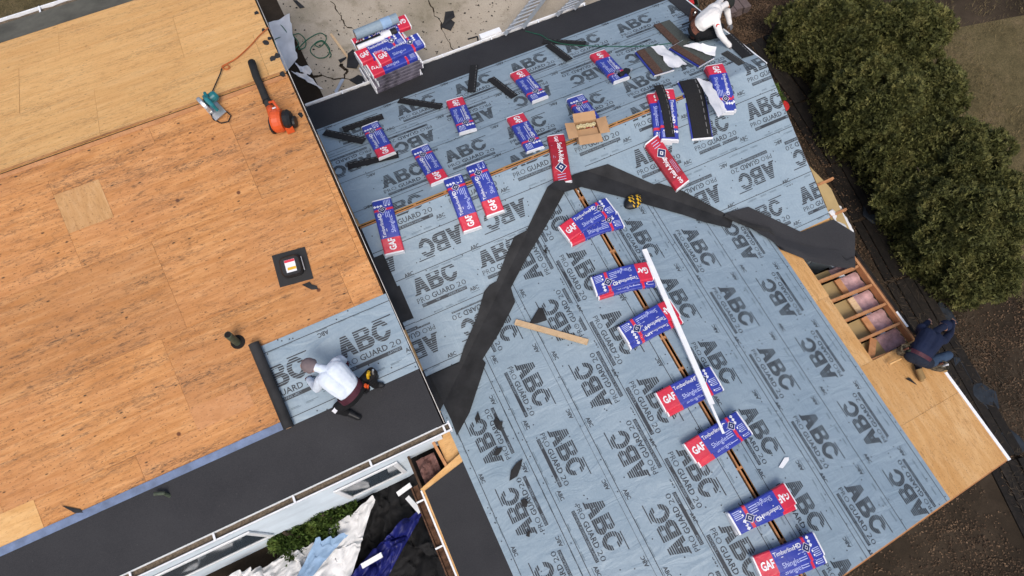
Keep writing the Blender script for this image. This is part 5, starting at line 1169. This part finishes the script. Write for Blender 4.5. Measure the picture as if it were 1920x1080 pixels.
MB().box(.05, .2, -.1, .1, .05, .22).O('case', 'lid', t, local=True)
# pale crumpled housewrap at the lower corner of the main rake
mb = MB(); n1 = 14; q = [np.array(on('MF', p, h)) for p, h in (((1552, 398), -.05), ((1575, 385), -.12), ((1603, 440), -.35), ((1588, 438), -.02))]; V = []
for i in range(n1 + 1):
    for j in range(n1 + 1):
        u, v = i / n1, j / n1; p = (q[0] * (1 - u) + q[1] * u) * (1 - v) + (q[3] * (1 - u) + q[2] * u) * v; V.append((p[0], p[1], p[2] + .09 * noise.noise((p[0] * 5, p[1] * 5, 4)) + .05 * abs(noise.noise((p[0] * 13, p[1] * 13, 4)))))
mb.add(V, [(i * 15 + j, i * 15 + j + 1, i * 15 + j + 16, i * 15 + j + 15) for i in range(n1) for j in range(n1)]); tag(mb.O('house_wrap', 'tarpwhite', smooth=True), 'crumpled pale wrap hanging at the lower corner of the right rake', 'house wrap')
# ================================================================ PEOPLE
def body(parent, caps, vox=.0085):
    """caps: (a, b, ra, rb, material) tapered limbs fused into one continuous skin"""
    mb = MB()
    for a, b, ra, rb, mt in caps:
        a, b = Vector(a), Vector(b); d = b - a; ln = d.length
        if ln < 1e-4: d = Vector((0, 0, 1)); ln = 1e-4
        d.normalize(); pr = []
        for k in range(5): t = math.pi / 2 * k / 4; pr.append((max(.0006, ra * math.sin(t)), -ra * math.cos(t)))
        for k in range(5): t = math.pi / 2 * k / 4; pr.append((max(.0006, rb * math.cos(t)), ln + rb * math.sin(t)))
        mb.lathe(pr, a, d, 14)
    me = bpy.data.meshes.new('t'); me.from_pydata(mb.V, [], mb.F); ob = bpy.data.objects.new('t', me); C.objects.link(ob)
    m = ob.modifiers.new('r', 'REMESH'); m.mode = 'VOXEL'; m.voxel_size = vox; s = ob.modifiers.new('s', 'SMOOTH'); s.iterations = 5; s.factor = .5
    dg = bpy.context.evaluated_depsgraph_get(); dg.update(); e = ob.evaluated_get(dg); m2 = bpy.data.meshes.new_from_object(e)
    mats = []; 
    for c in caps:
        if c[4] not in mats: mats.append(c[4])
    nV = len(m2.vertices); V = np.empty(nV * 3); m2.vertices.foreach_get('co', V); V = V.reshape(-1, 3)
    # soft cloth folds
    V += np.array([[.006 * noise.noise((v[0] * 14, v[1] * 14, v[2] * 14)), .006 * noise.noise((v[0] * 14 + 9, v[1] * 14, v[2] * 14)), .008 * noise.noise((v[0] * 11, v[1] * 11, v[2] * 11 + 5))] for v in V])
    Fc = [tuple(p.vertices) for p in m2.polygons]; cen = np.array([V[list(f)].mean(0) for f in Fc]); best = np.full(len(cen), 1e9); idx = np.zeros(len(cen), 'i')
    for a, b, ra, rb, mt in caps:
        a, b = np.array(a), np.array(b); ab = b - a; t = np.clip(((cen - a) @ ab) / (ab @ ab + 1e-9), 0, 1); dd = np.linalg.norm(cen - a - t[:, None] * ab, axis=1) - (ra + (rb - ra) * t)
        k = dd < best; best[k] = dd[k]; idx[k] = mats.index(mt)
    bpy.data.objects.remove(ob)
    return O('body', V, Fc, mats, parent, fm=idx, smooth=True)
def hand(wrist, d, up, mt, curl=.35, s=1.):
    """palm, four unequal bent fingers and a thumb as capsules"""
    d = Vector(d).normalized(); up = Vector(up); sd = d.cross(up).normalized(); up = sd.cross(d); w_ = Vector(wrist); c = []
    pm = w_ + d * .085 * s
    for q in (-.028, -.009, .009, .028): c.append((tuple(w_ + d * .02 + sd * q * .7), tuple(pm + sd * q), .017, .014, mt))
    for q, l in ((-.031, .06), (-.0105, .078), (.0105, .083), (.031, .072)):
        k = pm + sd * q * 1.05; m = k + (d - up * curl).normalized() * l * .52; e = m + (d - up * curl * 2.6).normalized() * l * .5; c += [(tuple(k), tuple(m), .0105, .0098, mt), (tuple(m), tuple(e), .0098, .0085, mt)]
    k = w_ + d * .03 + sd * .03; m = k + (d * .6 + sd * .8 - up * .2).normalized() * .045; e = m + (d * .9 + sd * .3 - up * .3).normalized() * .035; c += [(tuple(k), tuple(m), .013, .0115, mt), (tuple(m), tuple(e), .0115, .0095, mt)]
    return c
def human(pl, label, J, top, legs, glove, cap, base_px, boots='black', bulk=1., neck='skin', rleg=None):
    g = {k: Vector(on(pl, (v[0], v[1]), v[2])) for k, v in J.items()}; bp = on(pl, base_px); t = thing('person', tuple(bp), label, 'person')
    c = []; P = g
    ax = (P['rsh'] - P['lsh']).normalized()
    c += [(P['pelvis'] - ax * .06, P['pelvis'] + ax * .06, .135, .135, legs), (P['waist'] - ax * .06, P['waist'] + ax * .06, .122, .122, top), ((P['pelvis'] * .3 + P['waist'] * .7) - ax * .05, (P['pelvis'] * .3 + P['waist'] * .7) + ax * .05, .136, .136, top)]
    for q in (-.075, .075): c.append((P['waist'] + ax * q * .8, P['chest'] + ax * q, .118 * bulk, .128 * bulk, top))
    c += [(P['chest'] + ax * .08, P['rsh'], .115, .07, top), (P['chest'] - ax * .08, P['lsh'], .115, .07, top), (P['chest'], P['neck'], .11, .062, top), (P['neck'], P['head'], .060, .064, neck)]
    hd = (P['head'] - P['neck']).normalized(); c.append((P['head'] - hd * .02, P['head'] + hd * .045, .088, .092, 'skin'))
    fw = (hd + Vector((0, 0, -1.3))).normalized(); fc = P['head'] + hd * .01
    c += [(fc + fw * .06, fc + fw * .088, .06, .045, 'skin'), (fc + fw * .10, fc + fw * .118, .014, .011, 'skin')]
    for q in (-1, 1): c += [(fc + ax * q * .09, fc + ax * q * .095, .022, .018, 'skin'), (fc + fw * .108 + ax * q * .032 + hd * .025, fc + fw * .109 + ax * q * .032 + hd * .025, .009, .009, 'black')]
    for s in 'rl':
        sh, el, ha = P[s + 'sh'], P[s + 'el'], P[s + 'ha']; c += [(sh, el, .066 * bulk, .054 * bulk, top), (el, ha, .054 * bulk, .042 * bulk, top)]
        d = (ha - el).normalized(); nrm = Vector((0, 0, 1)); c.append((ha, ha + d * .02, .033, .03, glove)); c += hand(ha, (d + Vector((0, 0, .25))).normalized(), nrm, glove)
        hp, kn, an, to = P[s + 'hip'], P[s + 'kn'], P[s + 'an'], P[s + 'to']; c += [(P['pelvis'], hp, .13, .108, legs), (hp, kn, .105, .078, legs if s == 'l' or not rleg else rleg), (kn, an, .074, .056, legs), (an, to, .05, .043, boots), (an, an + (an - to) * .25, .048, .045, boots)]
    c = [(tuple(a), tuple(b), ra, rb, mt) for a, b, ra, rb, mt in c]
    body(t, c)
    # knitted cap
    mb = MB(); ce = P['head'] + hd * .02 - fw * .012; V = []
    axis = (hd * .84 - fw * .54).normalized(); pr = [(.103 * math.sin(a), .112 * math.cos(a)) for a in [math.pi * .66 * k / 10 for k in range(10, 0, -1)]]; pr = [(pr[0][0] + .006, pr[0][1]), (pr[1][0] + .007, pr[1][1])] + pr[2:] + [(.004, .115)]
    mb.lathe(pr, ce, axis, 22); mb.O('cap', cap, t, smooth=True)
    return t, P, ax
def pouch(t, c, d, sz, mat, tools=(), name='tool_pouch'):
    c = Vector(c); d = Vector(d); d.z = 0; d.normalize(); n_ = Vector((-d.y, d.x, 0)); mb = MB(); a, b2, h = sz; V = []
    for z, k in ((0, .75), (.25, .95), (.8, 1.), (1., 1.05)):
        for i in range(14): an = i * 2 * math.pi / 14; x = math.copysign(abs(math.cos(an)) ** .6, math.cos(an)); y = math.copysign(abs(math.sin(an)) ** .6, math.sin(an)); V.append(c + d * (x * a / 2 * k) + n_ * (y * b2 / 2 * k) + Vector((0, 0, z * h)))
    for i in range(14): an = i * 2 * math.pi / 14; V.append(c + (V[42 + i] - c - Vector((0, 0, h))) * .8 + Vector((0, 0, h * .75)))
    F4 = [(k * 14 + i, k * 14 + (i + 1) % 14, (k + 1) * 14 + (i + 1) % 14, (k + 1) * 14 + i) for k in range(4) for i in range(14)] + [tuple(range(13, -1, -1)), tuple(range(56, 70))]
    mb.add(V, F4); o = mb.O(name, mat, t, smooth=False)
    for (dx, dy, l, r2, mt) in tools:
        p = c + d * dx + n_ * dy; MB().tube([p + Vector((0, 0, h * .6)), p + Vector((0, 0, h + l * .6)) + d * l * .25, p + Vector((0, 0, h + l)) + d * l * .5], r2, 7).O('tool', mt, o)
    return o
def belt(t, P, mat, r2=.150, wd=.06):
    ax = (P['rsh'] - P['lsh']).normalized(); up = (P['waist'] - P['pelvis']).normalized(); fw = ax.cross(up); c = P['pelvis'] * .72 + P['waist'] * .28; mb = MB(); V = []; k = 24
    for q in (-wd / 2, wd / 2):
        for rr in (r2, r2 + .008):
            for i in range(k): a = i * 2 * math.pi / k; V.append(c + ax * math.cos(a) * (rr + .055) + fw * math.sin(a) * rr + up * q)
    F4 = []
    for i in range(k): j = (i + 1) % k; F4 += [(k + i, k + j, 3 * k + j, 3 * k + i), (i, 2 * k + i, 2 * k + j, j), (2 * k + i, 3 * k + i, 3 * k + j, 2 * k + j), (i, j, k + j, k + i)]
    return mb.add(V, F4).O('tool_belt', mat, t)
# worker laying the sheet on the plywood
t, P, ax = human('LF', 'person in white shirt and taupe beanie crouching over the printed sheet on the plywood roof',
    dict(pelvis=(660, 737, .40), waist=(646, 723, .50), chest=(624, 703, .58), neck=(602, 691, .60), head=(582, 686, .56), rsh=(630, 680, .58), rel=(638, 674, .44), rha=(644, 676, .32), lsh=(601, 713, .55), lel=(594, 728, .33), lha=(580, 712, .05),
         rhip=(672, 728, .38), rkn=(690, 706, .34), ran=(704, 722, .07), rto=(716, 722, .05), lhip=(654, 750, .36), lkn=(633, 766, .22), lan=(650, 773, .07), lto=(672, 783, .05)), 'shirt_white', 'pants_black', 'glove', 'beanie_grey', (668, 745), bulk=1.16, neck='shirt_white')
belt(t, P, 'maroon', .142, .10)
dv = P['rhip'] - P['lhip']
pouch(t, on('LF', (698, 712), .22), dv, (.22, .16, .24), 'black', ((-.04, .0, .10, .02, 'yellow'), (.0, .02, .06, .022, 'yellow'), (.05, -.01, .07, .014, 'steel')))
pouch(t, on('LF', (688, 732), .26), dv, (.12, .09, .16), 'black', ((0, 0, .07, .02, 'orange'), (.02, -.03, .06, .014, 'orange')))
pouch(t, on('LF', (645, 745), .30), dv, (.10, .07, .12), 'black')
tag(MB().box(-.05, .05, -.03, .03, 0, .012, 0, Matrix.Translation(Vector(on('LF', (630, 768), .30))) @ Matrix.Rotation(.5, 4, 'Z')).O('knee_patch', 'wrapwhite', t), None)
# worker in white at the right rake
t, P, ax = human('MR', 'person in white jacket and dark cap kneeling at the right rake, reaching for a shingle',
    dict(pelvis=(1304, 52, .38), waist=(1318, 40, .50), chest=(1338, 25, .58), neck=(1353, 13, .60), head=(1366, 6, .56), rsh=(1342, 38, .54), rel=(1350, 64, .34), rha=(1367, 85, .08), lsh=(1350, 4, .54), lel=(1362, 16, .34), lha=(1368, 42, .08),
         rhip=(1308, 62, .33), rkn=(1346, 64, .10), ran=(1306, 74, .08), rto=(1294, 70, .05), lhip=(1306, 44, .33), lkn=(1350, 50, .10), lan=(1312, 54, .08), lto=(1300, 50, .05)), 'hoodie_white', 'pants_black', 'glove_grey', 'beanie_black', (1312, 60), bulk=1.2, neck='hoodie_white')
belt(t, P, 'leather', .145, .09)
dv = P['rhip'] - P['lhip']
pouch(t, on('MR', (1300, 66), .12), dv, (.26, .16, .24), 'leather', ((-.05, 0, .06, .02, 'black'), (.06, .02, .06, .02, 'camo'), (.0, -.03, .05, .03, 'coil')))
pouch(t, on('MR', (1296, 38), .22), dv, (.2, .13, .22), 'leather', ((0, 0, .12, .014, 'black'), (.05, 0, .08, .016, 'steel')))
MB().tube([on('MR', (1297, 40), .4), on('MR', (1279, 47), .25)], .014, 8).O('hammer_handle', 'black', t)
MB().lathe([(.035, 0), (.035, .004)], tuple(on('MR', (1346, 48), .50)), (-.3, -.6, .7), 14).O('sleeve_badge', 'lid', t)
# worker in navy at the open rafters
t, P, ax = human('WR', 'person in navy top and jeans crouching at the right eave beside the open rafters',
    dict(pelvis=(1722, 670, .36), waist=(1731, 656, .45), chest=(1745, 634, .50), neck=(1758, 619, .48), head=(1772, 611, .38), rsh=(1770, 638, .46), rel=(1782, 624, .26), rha=(1786, 604, .05), lsh=(1728, 614, .46), lel=(1722, 622, .24), lha=(1740, 604, .05),
         rhip=(1740, 680, .33), rkn=(1778, 666, .30), ran=(1756, 690, .08), rto=(1772, 694, .05), lhip=(1708, 668, .32), lkn=(1716, 648, .10), lan=(1722, 690, .09), lto=(1728, 712, .06)), 'shirt_navy', 'pants_navy', 'skin', 'shirt_navy', (1722, 680), 'tan', 1.15, 'shirt_navy', 'jeans')
belt(t, P, 'maroon', .140, .07)
dv = P['rhip'] - P['lhip']
pouch(t, on('WR', (1690, 662), .14), dv, (.24, .15, .22), 'camo', ((-.05, 0, .05, .02, 'leather'), (.05, .02, .06, .018, 'black'), (0, -.03, .05, .025, 'pipe')))
pouch(t, on('WR', (1752, 690), .16), dv, (.24, .15, .22), 'camo', ((-.05, 0, .06, .02, 'leather'), (.05, .01, .05, .018, 'wrapwhite'), (0, .03, .04, .02, 'black')))
MB().tube([on('WR', (1690, 672), .16), on('WR', (1667, 683), .10)], [.014, .02], 8).O('hammer_handle', 'osb', t)
MB().tube([on('WR', (1722, 692), .14), on('WR', (1730, 711), .11)], [.05, .058], 12).O('boot_sole', 'tan', t)
q = gz((1788, 599), .5)
